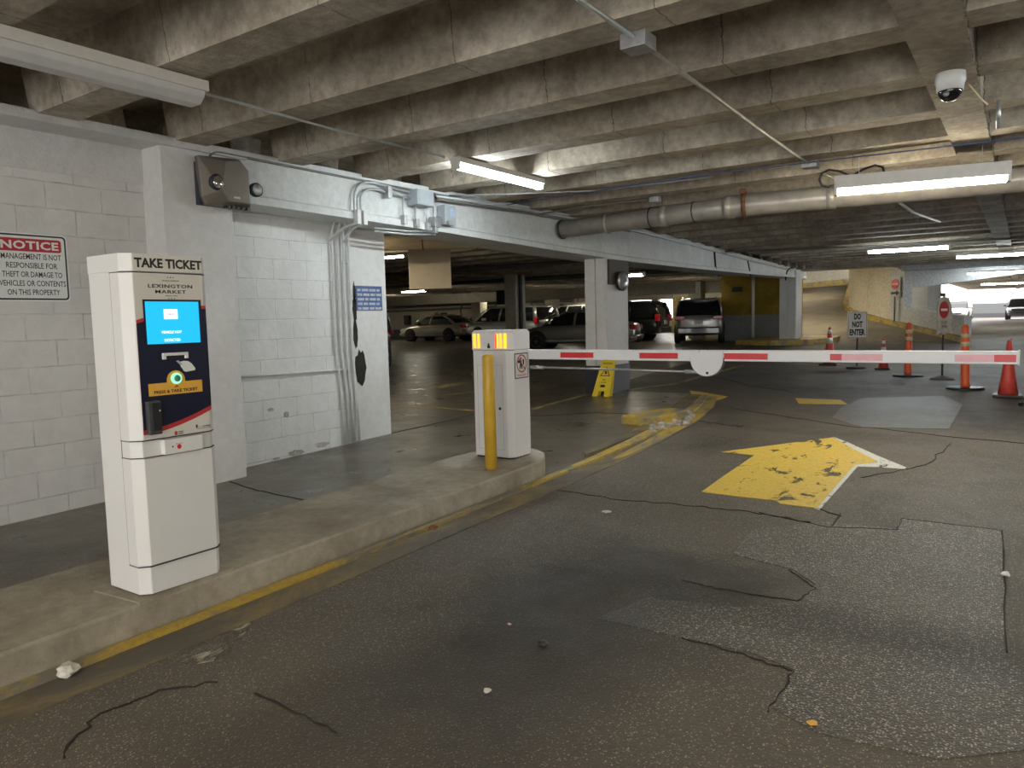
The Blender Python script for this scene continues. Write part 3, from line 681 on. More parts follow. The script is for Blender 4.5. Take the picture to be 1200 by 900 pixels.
# ------------------------------------------------------------ barrier gate
GX0, GX1, GY0, GY1, gb = -3.965, -3.565, 5.16, 5.44, .262
G = thing('barrier_gate', 'white barrier gate cabinet with amber lamps and long red striped arm lowered across the lane', 'barrier gate', (-3.76, 5.3, gb))
def gpro(g=0): return [(GX0-g, GY0-g), (GX1-.05, GY0-g), (GX1+g, GY0+.045), (GX1+g, GY1+g), (GX0-g, GY1+g)]
mb = MB(); mb.prism([(a, b, gb+.015) for a, b in gpro()], (0, 0, .925)); body = mb.done('cabinet_body', M['gate'], G, bev=.004)
mb = MB(); mb.prism([(a, b, gb) for a, b in gpro(-.01)], (0, 0, .016)); mb.done('plinth', M['black'], G)
mb = MB(); pr = gpro(.006); mb.loft([[(a, b, 1.205) for a, b in pr], [(a, b, 1.352) for a, b in pr], [(-3.765+(a+3.765)*.93, 5.3+(b-5.3)*.9, 1.375) for a, b in pr]]); top_ = mb.done('lid', M['gate'], G, bev=.003)
mb = MB()
for a, b, c, d in ((-3.925, .34, -3.655, 1.075),):
    for q in ((a, b, a+.003, d), (c-.003, b, c, d), (a, b, c, b+.003), (a, d-.003, c, d)): mb.box((q[0], GY0-.001, q[1]), (q[2], GY0+.002, q[3]))
mb.done('door_outline', M['boxgrey'], body)
MB().lathe([(0, -.004), (.013, -.004), (.013, .001), (0, .001)], (-3.69, GY0, .70), 14, 'Y').done('door_lock', M['black'], G)
lk = MB().lathe([(0, -.006), (.014, -.006), (.014, .001), (0, .001)], (-3.788, GY0-.006, 1.232), 14, 'Y'); lk.box((-3.794, GY0-.012, 1.238), (-3.782, GY0-.006, 1.262)); lk.done('lid_lock', M['black'], G)
for x0, x1, m_ in ((-3.952, -3.925, 'amberled'), (-3.906, -3.884, 'amberled'), (-3.722, -3.708, 'redled'), (-3.702, -3.688, 'amberled'), (-3.672, -3.650, 'amberled'), (-3.630, -3.600, 'amberled')):
    MB().box((x0, GY0-.012, 1.22), (x1, GY0-.004, 1.345), .002).done('warning_lamp', M[m_], G)
pl = MB().box((GX1, 5.212, .955), (GX1+.003, 5.415, 1.172)).done('warning_plate', M['blackmatte'], G)
mb = MB(); mb.box((GX1+.002, 5.220, .963), (GX1+.004, 5.407, 1.164)); mb.done('plate_face', M['signwhite'], pl)
mb = MB(); o_ = arc(5.3135, 1.082, .078, 0, 360, 28)[:-1]; i_ = arc(5.3135, 1.082, .067, 0, 360, 28)[:-1]
vs = [mb.bm.verts.new((GX1+.006, a, b)) for a, b in o_]; vi = [mb.bm.verts.new((GX1+.006, a, b)) for a, b in i_]
for i in range(28): mb.bm.faces.new([vs[i], vs[(i+1) % 28], vi[(i+1) % 28], vi[i]])
mb.prism(yz(GX1+.005, [(5.256, 1.132), (5.263, 1.139), (5.371, 1.031), (5.364, 1.024)]), (.0015, 0, 0)); mb.done('prohibition_ring', M['signred'], pl)
mb = MB()   # figure ducking under an arm
mb.prism(yz(GX1+.0045, arc(5.300, 1.125, .011, 0, 360, 10)[:-1]), (.001, 0, 0)); mb.prism(yz(GX1+.0045, [(5.29, 1.112), (5.312, 1.112), (5.318, 1.07), (5.326, 1.035), (5.312, 1.035), (5.302, 1.065), (5.292, 1.035), (5.28, 1.035), (5.288, 1.075)]), (.001, 0, 0))
mb.box((GX1+.0045, 5.255, 1.088), (GX1+.0055, 5.29, 1.112)); mb.prism(yz(GX1+.0045, [(5.33, 1.12), (5.352, 1.115), (5.350, 1.07), (5.336, 1.075)]), (.001, 0, 0)); mb.done('pictogram', M['blackmatte'], pl)
mb = MB(); mb.box((GX1+.0045, 5.235, .982), (GX1+.0055, 5.392, .987)); mb.box((GX1+.0045, 5.25, .972), (GX1+.0055, 5.38, .976)); mb.done('caption_lines', M['signred'], pl)
# arm
AY = 5.47
arm = MB().box((-3.75, AY-.028, 1.111), (-1.982, AY+.028, 1.195), .005); arm.box((-1.961, AY-.028, 1.114), (-0.023, AY+.028, 1.195), .005)
arm = arm.done('barrier_arm', M['arm'], G)
mb = MB()
for x0, x1, m_ in ((-3.245, -2.929, 'armred'), (-2.515, -2.193, 'armred'), (-1.831, -1.512, 'armred'), (-1.091, -1.017, 'armred'), (-1.017, -0.764, 'armpink'), (-0.353, -0.144, 'armpink'), (-0.144, -0.031, 'armred')):
    MB().box((x0, AY-.0305, 1.128), (x1, AY-.027, 1.173)).done('reflective_stripe', M[m_], arm)
MB().box((-0.023, AY-.030, 1.109), (-0.014, AY+.03, 1.199)).done('end_cap', M['gate'], arm)
mb = MB(); P_ = [(-2.095, 1.192)]+arc(-1.961, 1.125, .125, 180, 360, 22)+[(-1.832, 1.195), (-1.992, 1.195), (-1.992, 1.176), (-2.018, 1.176), (-2.018, 1.195)]
hg = mb.prism(xz(AY-.045, P_), (0, .012, 0)).done('hinge_plate', M['gate'], arm)
MB().lathe([(0, -.004), (.010, -.004), (.010, .002), (0, .002)], (-1.954, AY-.045, 1.024), 12, 'Y').done('hinge_bolt', M['black'], hg)
MB().prism(xz(AY-.03, [(-2.095, 1.140)]+arc(-1.961, 1.125, .132, 180, 360, 22)+[(-1.825, 1.140)]), (0, .02, 0)).done('hinge_back', M['charcoal'], arm)
rod = MB().tube([(GX1-.01, AY, 1.039), (-2.683, AY, 1.034), (-2.013, AY, 1.027)], .0085, 8).done('tie_rod', M['galv'], arm, True)
for a_, b_x in (((GX1-.005, AY, 1.039), (-3.437, AY, 1.037)), ((-2.147, AY, 1.028), (-2.044, AY, 1.028))): MB().tube([a_, b_x], .016, 8).done('rod_sleeve', M['galv'], rod, True)
# bollard leaning in front of the gate
def bollard(name, base, top, r, label):
    b = Vector(base); t = Vector(top); d = (t-b)
    pts = [b, b+d*.965, b+d*.985, b+d*.995, t]; mb = MB(); mb.tube(pts, [r, r, r*.9, r*.55, r*.1], 20)
    return tag(mb.done(name, M['bollard'], smooth=True, origin=base), label, 'bollard')
bollard('yellow_bollard', (-3.535, 4.80, .254), (-3.585, 4.86, 1.19), .049, 'leaning yellow post standing on the island in front of the barrier cabinet')
bollard('yellow_bollard', (-3.88, 1.10, .18), (-3.88, 1.10, 1.08), .05, 'yellow post at the left picture edge, near end of the island')

# ------------------------------------------------------------ notice signs on the wall
S = thing('notice_sign', 'white metal notice board with red header, screwed to the left block wall', 'sign', (-6.128, 2.55, 1.69))
y0, y1, z0, z1 = 2.345, 2.845, 1.695, 2.178
def rrect(a, b, c, d, r): return arc(c-r, d-r, r, 0, 90, 5)+arc(a+r, d-r, r, 90, 180, 5)+arc(a+r, b+r, r, 180, 270, 5)+arc(c-r, b+r, r, 270, 360, 5)
pl = MB().prism(yz(-6.13, rrect(y0-.01, z0-.01, y1+.01, z1+.01, .03)), (.006, 0, 0)).done('sheet', M['signwhite'], S)
MB().prism(yz(-6.124, rrect(y0, z0, y1, z1, .028)), (.001, 0, 0)).done('border', M['blackmatte'], pl)
MB().prism(yz(-6.123, rrect(y0+.012, z0+.012, y1-.012, z1-.012, .02)), (.001, 0, 0)).done('face', M['signwhite'], pl)
MB().prism(yz(-6.122, rrect(y0+.03, z1-.125, y1-.035, z1-.03, .018)), (.001, 0, 0)).done('red_header', M['signred'], pl)
ym = (y0+y1)/2-.002
text('header_lettering', 'NOTICE', .395, (-6.121, ym, z1-.078), '+X', M['signwhite'], pl, .062, .03, 1.05)
for i, (s, wd) in enumerate((('MANAGEMENT IS NOT', .41), ('RESPONSIBLE FOR', .35), ('THEFT OR DAMAGE TO', .41), ('VEHICLES OR CONTENTS', .455), ('ON THIS PROPERTY', .36))):
    text('lettering', s, wd, (-6.122, ym+.005, z1-.162-.066*i), '+X', M['blackmatte'], pl, .042, .009)
S = thing('blue_wall_sign', 'small faded blue sign with worn pale lettering on the white column end', 'sign', (-6.23, 6.15, 1.60))
b_ = MB().box((-6.235, 5.965, 1.605), (-6.222, 6.375, 1.885)).done('sheet', M['bluesign'], S)
mb = MB(); random.seed(3)
for r_ in range(5):
    y = 5.985; z = 1.838-.052*r_
    while y < 6.34:
        wd = random.choice((.05, .07, .1)); wd = min(wd, 6.36-y); mb.box((-6.223, y, z-.014), (-6.2205, y+wd, z+.014)); y += wd+.018
mb.done('worn_lettering', M['bluetxt'], b_)
# damage on the column
mb = MB()
def blotch(mb, cy, cz, ry, rz, x=-6.228):
    mb.prism(yz(x, [(cy+ry*math.cos(R(a))*random.uniform(.7, 1.15), cz+rz*math.sin(R(a))*random.uniform(.75, 1.1)) for a in range(0, 360, 20)]), (.004, 0, 0))
blotch(mb, 5.99, .95, .085, .23); blotch(mb, 5.935, 1.62, .03, .16); blotch(mb, 5.935, 1.34, .035, .18); blotch(mb, 5.94, 1.80, .02, .13)
struct(mb.done('trim_24', M['crack']))
mb = MB()
for cy, cz, ry, rz in ((5.0, .135, .10, .035), (5.35, .17, .10, .03), (4.75, .118, .05, .012), (4.9, .55, .035, .03), (4.72, .62, .04, .02)): blotch(mb, cy, cz, ry, rz, -6.199)
struct(mb.done('trim_25', M['rubble']))

# ------------------------------------------------------------ emergency light on the pilaster
E_ = thing('emergency_light', 'bronze twin head emergency light mounted high on the white pilaster', 'emergency light', (-5.84, 4.0, 2.48))
mb = MB(); mb.box((-5.84, 3.79, 2.50), (-5.79, 4.20, 2.86), .006); mb.done('back_plate', M['bronzedark'], E_)
fr = [(3.775, 2.90), (4.16, 2.93), (4.255, 2.84), (4.268, 2.50), (3.83, 2.50), (3.80, 2.56)]
mb = MB(); mb.loft([yz(-5.80, fr), yz(-5.755, fr), yz(-5.66, [(3.98, 2.87), (4.12, 2.90), (4.20, 2.82), (4.21, 2.53), (3.99, 2.53), (3.93, 2.62)])]); hs = mb.done('housing', M['bronze'], E_, bev=.008)
MB().lathe([(0, 0), (.066, 0), (.072, .03), (.062, .045), (0, .045)], (-5.715, 3.905, 2.685), 22, 'X').done('lamp_head', M['bronzedark'], E_, True)
MB().lathe([(0, 0), (.056, 0), (.050, .012), (0, .02)], (-5.671, 3.905, 2.685), 20, 'X').done('lamp_reflector', M['chrome'], E_, True)
mb = MB(); mb.lathe([(0, 0), (.05, 0), (.062, .02), (.062, .055), (0, .06)], (-5.75, 4.31, 2.675), 18, 'X'); mb.tube([(-5.74, 4.24, 2.69), (-5.74, 4.32, 2.69)], .02); mb.done('side_lamp_head', M['bronzedark'], E_, True)
MB().lathe([(0, 0), (.05, 0), (0, .01)], (-5.69, 4.31, 2.675), 18, 'X').done('side_lamp_lens', M['glassy'], E_, True)
MB().box((-5.663, 4.04, 2.565), (-5.657, 4.10, 2.58)).done('badge', M['galv'], hs)
mb = MB()
for i in range(5): mb.box((-5.76, 4.0+.05*i, 2.485), (-5.70, 4.03+.05*i, 2.503))
mb.done('vent_lugs', M['bronzedark'], hs)

# ------------------------------------------------------------ conduits
def bend(p, q, corner, n=5):
    p, q, c = Vector(p), Vector(q), Vector(corner)
    return [(p*(1-t)**2+c*2*t*(1-t)+q*t*t) for t in [i/n for i in range(n+1)]]
def conduit(pts, r, mat, label, name='conduit', group=None, seg=8):
    return tag(MB().tube(pts, r, seg).done(name, mat, smooth=True), label, 'conduit', group)
conduit([(-5.81, 3.93, 2.85)]+bend((-5.81, 3.93, 2.90), (-5.81, 4.05, 2.972), (-5.81, 3.93, 2.972))+[(-5.81, 5.5, 2.965), (-5.74, 8.0, 2.95), (-5.68, 11.5, 2.93), (-6.0, 18, 2.93)], .013, M['conduitdark'], 'dark thin conduit from the emergency light along the top of the painted beam')
cb = [(-5.70, 6.8, 2.92), (-5.66, 8.6, 2.955), (-5.62, 11.8, 2.955), (-5.78, 15, 2.93), (-6.27, 21, 2.92), (-6.69, 27, 2.92)]
conduit([Vector(p)+Vector((0, 0, .0)) for p in cb], .022, M['conduit'], 'thick painted conduit running along the upper beam face past the pier')
conduit([Vector(p)+Vector((0.01, 0, -.038)) for p in cb[:3]], .014, M['conduitdark'], 'thinner dark conduit just below the thick one on the beam')
for k, (yv, yh, zt) in enumerate(((5.555, 5.80, 2.95), (5.645, 5.86, 2.885))):
    conduit([(-5.76, yv+.03, 2.49), (-5.76, yv, 2.66)]+bend((-5.76, yv, 2.74), (-5.76, yh+.05, zt), (-5.76, yv, zt-.0))+[(-5.74, 6.38, zt-.04)], .0155, M['conduit'], ('outer bent conduit rising on the beam and turning right to the grey box', 'inner bent conduit rising on the beam below the outer one')[k])
    conduit(bend((-5.77, yv+.03, 2.5), (-6.13, yv-.04+.13*k, 2.35), (-5.95, yv+.02, 2.5)), .0155, M['whitecond'], ('short white conduit elbow under the beam, left one', 'short white conduit elbow under the beam, right one')[k])
    tag(MB().box((-5.79, yv+.0, 2.49), (-5.725, yv+.055, 2.64), .008).done('conduit_fitting', M['whitecond']), ('white rounded conduit body at the foot of the outer bent conduit', 'white rounded conduit body at the foot of the inner bent conduit')[k], 'conduit fitting')
for i, (yt, yb) in enumerate(((5.56, 5.66), (5.64, 5.74), (5.72, 5.80), (5.80, 5.87))):
    conduit([(-6.08, yt, 2.55), (-6.16, yt+.02, 2.42), (-6.17, yt+.02, 1.2), (-6.17, yb-.02, .7), (-6.17, yb, .13)], .015, M['whitecond'], ('leftmost of the four vertical conduits on the white wall', 'second from left of the four vertical conduits on the wall', 'third from left of the four vertical conduits on the wall', 'rightmost of the four vertical conduits, next to the spalled column')[i], 'conduit', 'vertical conduits beside the column')
conduit([(-6.18, 4.2, .98), (-6.18, 5.74, .955)], .012, M['whitecond'], 'horizontal white conduit crossing the lower block wall')
o = thing('electrical_box', 'grey square electrical box mounted on the beam above the lot opening', 'electrical box', (-5.75, 6.5, 2.77)); MB().box((-5.78, 6.38, 2.775), (-5.62, 6.66, 2.945), .006).done('box_body', M['boxgrey'], o); MB().box((-5.62, 6.40, 2.785), (-5.612, 6.65, 2.935), .004).done('cover', M['boxgrey'], o)
o = thing('electrical_box', 'tall grey switch box with blue label right of the square box on the beam', 'electrical box', (-5.74, 7.0, 2.59)); MB().box((-5.76, 6.89, 2.60), (-5.65, 7.09, 2.83), .005).done('box_body', M['boxgrey'], o); MB().box((-5.65, 6.98, 2.70), (-5.648, 7.08, 2.79)).done('label_plate', plain('pale_blue_label', (.42, .52, .68)), o)
MB().lathe([(0, 0), (.03, 0), (.03, .04), (0, .04)], (-5.65, 6.93, 2.62), 10, 'X').done('switch_knob', M['galv'], o)
tag(MB().box((-5.77, 6.74, 2.56), (-5.68, 6.86, 2.68), .005).done('junction_box', M['galv']), 'small galvanised box between the two grey electrical boxes', 'junction box')
for i, (y, zt, zb) in enumerate(((6.27, 2.86, 2.56), (6.47, 2.78, 2.54), (6.66, 2.90, 2.52), (6.79, 2.9, 2.50))):
    o = thing('conduit_drop', ('thin vertical conduit left of the square grey box', 'vertical conduit under the square grey box', 'vertical conduit at the right side of the square grey box', 'vertical conduit through the small galvanised box')[i], 'conduit', (-5.74, y, zb), 'vertical conduit drops on the beam')
    MB().tube([(-5.74, y, zt), (-5.74, y, zb)], .012, 8).done('pipe_run', M['conduit'], o, True); MB().box((-5.77, y-.025, zb-.01), (-5.70, y+.025, zb+.09), .006).done('fitting', M['galv'], o)
for z, l_ in ((2.49, 'upper'), (2.455, 'lower')):
    conduit([(-5.85, 5.92, z), (-5.80, 6.4, z), (-5.78, 6.85, z+.03)], .012, M['conduit'], '%s of the two horizontal conduits under the beam at the lot opening' % l_)
tag(MB().box((-5.77, 6.0, 2.81), (-5.70, 6.06, 2.93)).done('conduit_clamp', M['galv']), 'short strut clamp holding the bent conduits on the beam', 'clamp')
# ceiling conduits
conduit([(-4.40, -2, 2.985), (-4.46, 3.0, 2.985), (-4.49, 4.2, 2.975), (-4.50, 5.5, 2.985)], .011, M['conduit'], 'thin ceiling conduit linking the unlit and the lit fixture above the island')
conduit([(-1.79, -2, 2.97), (-1.79, 3.86, 2.975)], .014, M['conduit'], 'ceiling conduit from the top picture edge into the square junction box')
conduit([(-1.80, 3.98, 2.975), (-1.80, 5.1, 2.96), (-1.84, 6.3, 2.97), (-1.86, 7.5, 2.975), (-1.86, 8.15, 2.985)], .014, M['conduitwarm'], 'sagging grey ceiling conduit beyond the square junction box')
tag(MB().box((-1.87, 3.83, 2.92), (-1.72, 3.98, 3.0), .004).done('junction_box', M['galv']), 'square galvanised junction box under the near ceiling joist', 'junction box')
tag(MB().box((-1.93, 8.13, 2.94), (-1.78, 8.27, 3.0), .004).done('junction_box', M['galv']), 'flat galvanised junction box with black cable loops above the warm lamp', 'junction box')
conduit([(-1.86, 8.27, 2.96), (-1.75, 8.5, 2.90), (-1.55, 8.45, 2.74)], .010, M['conduitwarm'], 'short grey conduit dropping to the warm lit lamp')
cab = []
for i in range(25):
    a = i/24*2*math.pi*1.5; cab.append((-1.50+.30*math.sin(a), 8.4+.05*math.sin(a), 2.84+.09*math.sin(2*a)))
tag(MB().tube(cab, .011, 6).done('black_cable', M['black'], smooth=True), 'black cable coiled in loops beside the flat junction box', 'cable')
conduit([(-6.0, 17.9, 2.975), (-3.5, 19.3, 2.978), (2.5, 20.5, 2.978)], .02, M['conduitdark'], 'dark conduit crossing under the far ceiling joists')
conduit([(-5.7, 8.2, 2.97), (-3.0, 8.02, 2.985), (1.2, 8.35, 2.975)], .006, M['bluesign'], 'thin bluish cable strung under the joists across the lane', 'cable')
conduit([(-5.75, 7.1, 2.97), (-5.2, 7.6, 2.985), (-4.3, 8.15, 2.99), (-2.9, 8.2, 2.985)], .009, M['conduit'], 'thin conduit leaving the beam boxes under the joists')
conduit([(-5.7, 9.0, 2.93), (-5.0, 9.05, 2.97), (-4.0, 9.15, 2.975)], .01, M['conduitdark'], 'dark conduit above the drain pipe with a small box')
tag(MB().box((-4.05, 9.1, 2.93), (-3.93, 9.22, 3.0), .004).done('junction_box', M['galv']), 'small junction box above the grey drain pipe', 'junction box')
# hanging white conduit beyond the pipe
conduit([(-1.55, 10.9, 2.98), (-1.45, 11.6, 2.93), (-1.40, 12.6, 2.90), (-1.25, 15.0, 2.97)], .018, M['whitecond'], 'white conduit hanging below the joists beyond the drain pipe')
conduit([(-.36, 6.1, 2.99), (-.30, 6.35, 2.94), (-.27, 6.7, 2.97)], .006, M['pipebeige'], 'short pale cable from the dome camera', 'cable')
conduit([(-.20, 6.75, 3.0), (-.20, 6.8, 2.80)], .016, M['galv'], 'short vertical steel stub hanging right of the dome camera', 'conduit')
# drain pipe
P = thing('drain_pipe', 'long grey drain pipe hanging across the lane under the ceiling joists', 'pipe', (-5.8, 9.5, 2.83))
pp = [(-5.66, 9.52, 2.755), (-3.0, 9.5, 2.82), (0.0, 10.0, 2.85), (4, 10.6, 2.86)]
MB().tube(pp, [.125, .132, .135, .135], 20).done('pipe_run', M['pipe'], P, True)
def ringat(t, nm, r, wd, mat):
    i = 0 if t < 0 else (1 if t < 1 else 2); 
    a = Vector(pp[int(t)]); b = Vector(pp[int(t)+1]); p = a.lerp(b, t-int(t)); d = (b-a).normalized()
    MB().tube([p-d*wd/2, p+d*wd/2], r, 20).done(nm, mat, P, True)
for t in (.30, .62, .95, 1.35): ringat(t, 'coupling', .145, .10 if t > .6 else .03, M['pipe'])
ringat(.02, 'wall_collar', .14, .03, M['black']); ringat(1.02, 'band_clamp', .155, .05, M['rust']); ringat(.78, 'hanger_strap', .139, .012, M['blackmatte']); ringat(.55, 'hanger_strap', .139, .012, M['blackmatte'])
mb = MB(); mb.tube([(-2.95, 9.5, 2.99), (-2.95, 9.5, 3.01)], .02); MB().box((-2.98, 9.42, 2.96), (-2.92, 9.55, 3.02)).done('hanger_lug', M['rust'], P); mb.bm.free()

# ------------------------------------------------------------ lamps
def lamp(c, d, L_, mat, label, group=None, name='ceiling_lamp', wd=.12, drop=0, tubes=1, hh=0, tr=None):
    tr = tr or (.019 if wd < .2 else .036)
    """strip fixture: c centre of its top face, d direction angle (deg) in plan"""
    o = thing(name, label, 'lamp', c, group); o.rotation_euler = (0, 0, R(d)); o['_o'] = (0, 0, 0)
    MB().box((-L_/2, -wd/2, -.055), (L_/2, wd/2, hh), .004).done('housing', M['housing'], o)
    for k in range(tubes):
        y = 0 if tubes == 1 else (-.03 if k == 0 else .03)
        MB().tube([(-L_/2+.03, y, -.085), (L_/2-.03, y, -.085)], tr, 10).done('tube', mat, o, True)
    for s in (-1, 1): MB().box((s*(L_/2-.03), -wd/2+.015, -.115), (s*L_/2, wd/2-.015, -.05), .004).done('socket', M['housing'], o)
    if drop:
        for s in (-1, 1): MB().tube([(s*L_*.35, 0, 0), (s*L_*.35, 0, drop)], .004, 6).done('hanger', M['galv'], o)
    return o
# unlit wraparound fixture at top left
U = thing('unlit_ceiling_fixture', 'long unlit wraparound ceiling fixture at the upper left, above the ticket machine', 'lamp', (-4.36, 2.25, 2.99))
MB().box((-4.49, 1.45, 2.93), (-4.25, 2.90, 2.995), .003).done('housing', M['housing'], U)
mb = MB(); q = [(-4.475, 2.932), (-4.265, 2.932), (-4.275, 2.895), (-4.32, 2.858), (-4.42, 2.858), (-4.465, 2.895)]
mb.prism([(a, 1.46, b) for a, b in q], (0, 1.42, 0)); mb.done('diffuser', M['lens'], U, bev=.004)
lamp((-4.43, 6.32, 2.99), 90, 1.5, M['tubecool'], 'lit white tube lamp under the joists above the gate cabinet', tubes=2)
lamp((-.88, 8.30, 2.74), 12, 1.50, M['tubewarm'], 'long warm lit tube lamp hanging in front of the grey drain pipe', drop=.25, tubes=2, wd=.16, hh=.07, tr=.026)
lamp((-2.15, 18.5, 2.86), 2, 1.6, M['tubecool'], 'lit tube lamp beyond the drain pipe, left one of the far row', 'lit lamps over the far lane', drop=.13, wd=.2)
lamp((-.55, 22.5, 2.86), 5, 1.9, M['tubecool'], 'lit tube lamp beyond the drain pipe, right and slightly lower in view', 'lit lamps over the far lane', drop=.13, wd=.2)
lamp((-.72, 32.0, 2.80), 5, 2.1, M['tubecool'], 'lit tube lamp third along the far lane beyond the grey cross beam', 'lit lamps over the far lane', drop=.2, wd=.25)
lamp((-.75, 47, 2.80), 5, 2.4, M['tubewarm'], 'yellowish lit tube lamp farthest along the lane, above the distant cars', 'lit lamps over the far lane', drop=.2, wd=.3)
# lamps of the same garage bay that stand outside the picture
lamp((1.4, 6.5, 2.99), 90, 1.5, M['tubecool'], 'lit tube lamp over the right half of the lane, outside the picture', 'lamps outside the picture', tubes=2)
lamp((-1.2, -.6, 2.99), 0, 1.5, M['tubewarm'], 'lit tube lamp over the lane behind the viewpoint', 'lamps outside the picture', tubes=2)
lamp((1.8, 1.6, 2.99), 90, 1.5, M['tubewarm'], 'lit tube lamp right of the viewpoint', 'lamps outside the picture', tubes=2)
lamp((-3.2, -2.6, 2.99), 90, 1.5, M['tubewarm'], 'lit tube lamp behind the viewpoint near the left wall', 'lamps outside the picture')
lamp((3.5, 14, 2.99), 0, 1.6, M['tubecool'], 'lit tube lamp far right of the lane, outside the picture', 'lamps outside the picture')
# lot lamps
LG = 'lit lamps in the left parking lot'
lamp((-11.2, 11.7, 2.92), 5, .95, M['tubelot'], 'lit lamp in the lot, leftmost, just right of the white column end', LG, drop=.08)
lamp((-21.7, 24.2, 2.85), 0, 1.35, M['tubelot'], 'lit lamp in the lot above the champagne sedan, under the beige panel', LG, drop=.15, wd=.25)
lamp((-23.6, 32.6, 2.62), 0, 1.0, M['tubelot'], 'small lit lamp in the lot just left of the middle column', LG, drop=.5, wd=.25)
lamp((-18.8, 28.6, 2.70), 0, 1.0, M['tubelot'], 'lit lamp in the lot above the pale crossover', LG, drop=.15, wd=.25)
lamp((-18.2, 32.0, 2.62), 0, 1.1, M['tubelot'], 'small lit lamp in the lot just left of the white pier', LG, drop=.4, wd=.25)
lamp((-8.75, 18.4, 2.65), 0, .8, M['tubelot'], 'lit lamp in the lot just right of the round mirror', LG, drop=.15, wd=.2)
lamp((-11.9, 28.9, 2.6), 0, 1.6, M['tubelot'], 'lit lamp in the lot above the grey wagon', LG, drop=.2, wd=.2)
lamp((-8.6, 32, 3.45), 30, 1.6, M['tuberampfill'], 'unseen lamp added to light the foot of the curved ramp, behind the yellow wall', None, drop=.12, tubes=2, wd=.24)  # ramp lamps here are added out of view to brighten the curved wall
lamp((-9.5, 40, 4.3), 30, 1.6, M['tuberampfill'], 'unseen lamp added to light the upper part of the curved ramp', None, drop=.25, tubes=2, wd=.24)
lamp((-7.2, 30.6, 3.4), 50, 1.5, M['tuberampfill'], 'unseen lamp added to light the ramp entry, behind the far pier', None, drop=.08, tubes=2, wd=.24)
lamp((-9.8, 8.4, 2.9), 40, 1.5, M['tubewarm'], 'lit lamp in the lot hidden behind the end of the left wall', None, drop=.08, tubes=2)
lamp((-9.0, 3.0, 2.9), 40, 1.5, M['tubewarm'], 'lit lamp in the lot far behind the left wall', None, drop=.08, tubes=2)
lamp((-30, 30, 2.85), 0, 1.6, M['tubewarm'], 'lit lamp deep in the lot, hidden left of the opening', None, drop=.1, tubes=2)
lamp((-15.5, 39, 2.85), 0, 1.6, M['tubewarm'], 'lit lamp deep in the lot before the far openings', None, drop=.1, tubes=2)

# ------------------------------------------------------------ dome camera, mirror, hanging panel
DS = 1.12
D = thing('dome_camera', 'white dome security camera with smoked bubble under the ceiling rib', 'security camera', (-.44, 5.75, 2.98))
MB().lathe([(0, .0), (.078, .0), (.080, -.05), (.074, -.062), (.070, -.10), (.05, -.106), (0, -.106)], (-.44, 5.75, 2.988), 28).done('housing', M['camwhite'], D, True)
MB().lathe([(.062, -.085)]+[(.064*math.cos(R(a)), -.098-.064*math.sin(R(a))) for a in range(3, 91, 12)]+[(0, -.163)], (-.44, 5.75, 2.988), 24).done('smoked_bubble', M['smoke'], D, True)
MB().lathe([(0, 0), (.016, 0), (.012, -.01), (0, -.012)], (-.455, 5.69, 2.86), 14, 'Y').done('lens', M['galv'], D, True)
D.scale = (DS, DS, DS)
P = thing('convex_mirror', 'round convex mirror on a dark board fixed to the white pier top', 'mirror', (-5.6, 11.4, 1.86))
MB().box((-5.648, 11.02, 2.0), (-5.62, 11.76, 2.41)).done('back_board', plain('dark_brown_board', (.05, .03, .02), .7), P)
m_ = MB(); m_.lathe([(0, 0), (.155, 0), (.15, .02), (.09, .045), (0, .055)], (0, 0, 0), 28, 'X'); mir = m_.done('mirror_bowl', M['galv'], P, True, origin=(0, 0, 0)); mir.location = (-5.56+5.6, 11.40-11.4, 2.06-1.86); mir.rotation_euler = (0, 0, R(-8))
m_ = MB(); m_.lathe([(0, 0), (.165, 0), (.16, -.04), (.10, -.12), (0, -.12)], (0, 0, 0), 20, 'X'); mir = m_.done('mirror_housing', M['black'], P, True, origin=(0, 0, 0)); mir.location = (-5.562+5.6, 11.40-11.4, 2.06-1.86); mir.rotation_euler = (0, 0, R(-8))
H_ = thing('hanging_panel', 'blank beige board hanging under a pipe beyond the lot opening', 'sign', (-9.27, 10.8, 2.08))
mb = MB(); mb.box((-.40, -.02, 0), (.40, .02, .80), .006); pn = mb.done('board', M['panelbeige'], H_, origin=(0, 0, 0)); pn.rotation_euler = (0, 0, R(33))
for sx in (-.25, .12):
    c_ = Vector((sx*math.cos(R(33)), sx*math.sin(R(33)), 0)); MB().tube([c_+Vector((0, 0, .79)), c_+Vector((-.02, 0, .95)), c_+Vector((-.03, .01, 1.29))], .006, 6).done('hanger_wire', M['black'], H_, origin=(0, 0, 0))
P = thing('insulated_pipe', 'large beige insulated pipe under the lot ceiling behind the beam', 'pipe', (-8.6, 10.0, 2.71))
MB().tube([(-15, 5.6, 2.84), (-9.2, 9.6, 2.84), (-7.9, 10.5, 2.84), (-6.6, 11.4, 2.84)], .13, 18).done('pipe_run', M['pipebeige'], P, True)
for t in (.2, .5, .8):
    a, b = Vector((-9.2, 9.6, 2.84)), Vector((-6.6, 11.4, 2.84)); p = a.lerp(b, t); d = (b-a).normalized(); MB().tube([p-d*.01, p+d*.01], .133, 18).done('pipe_band', M['rust'], P, True)

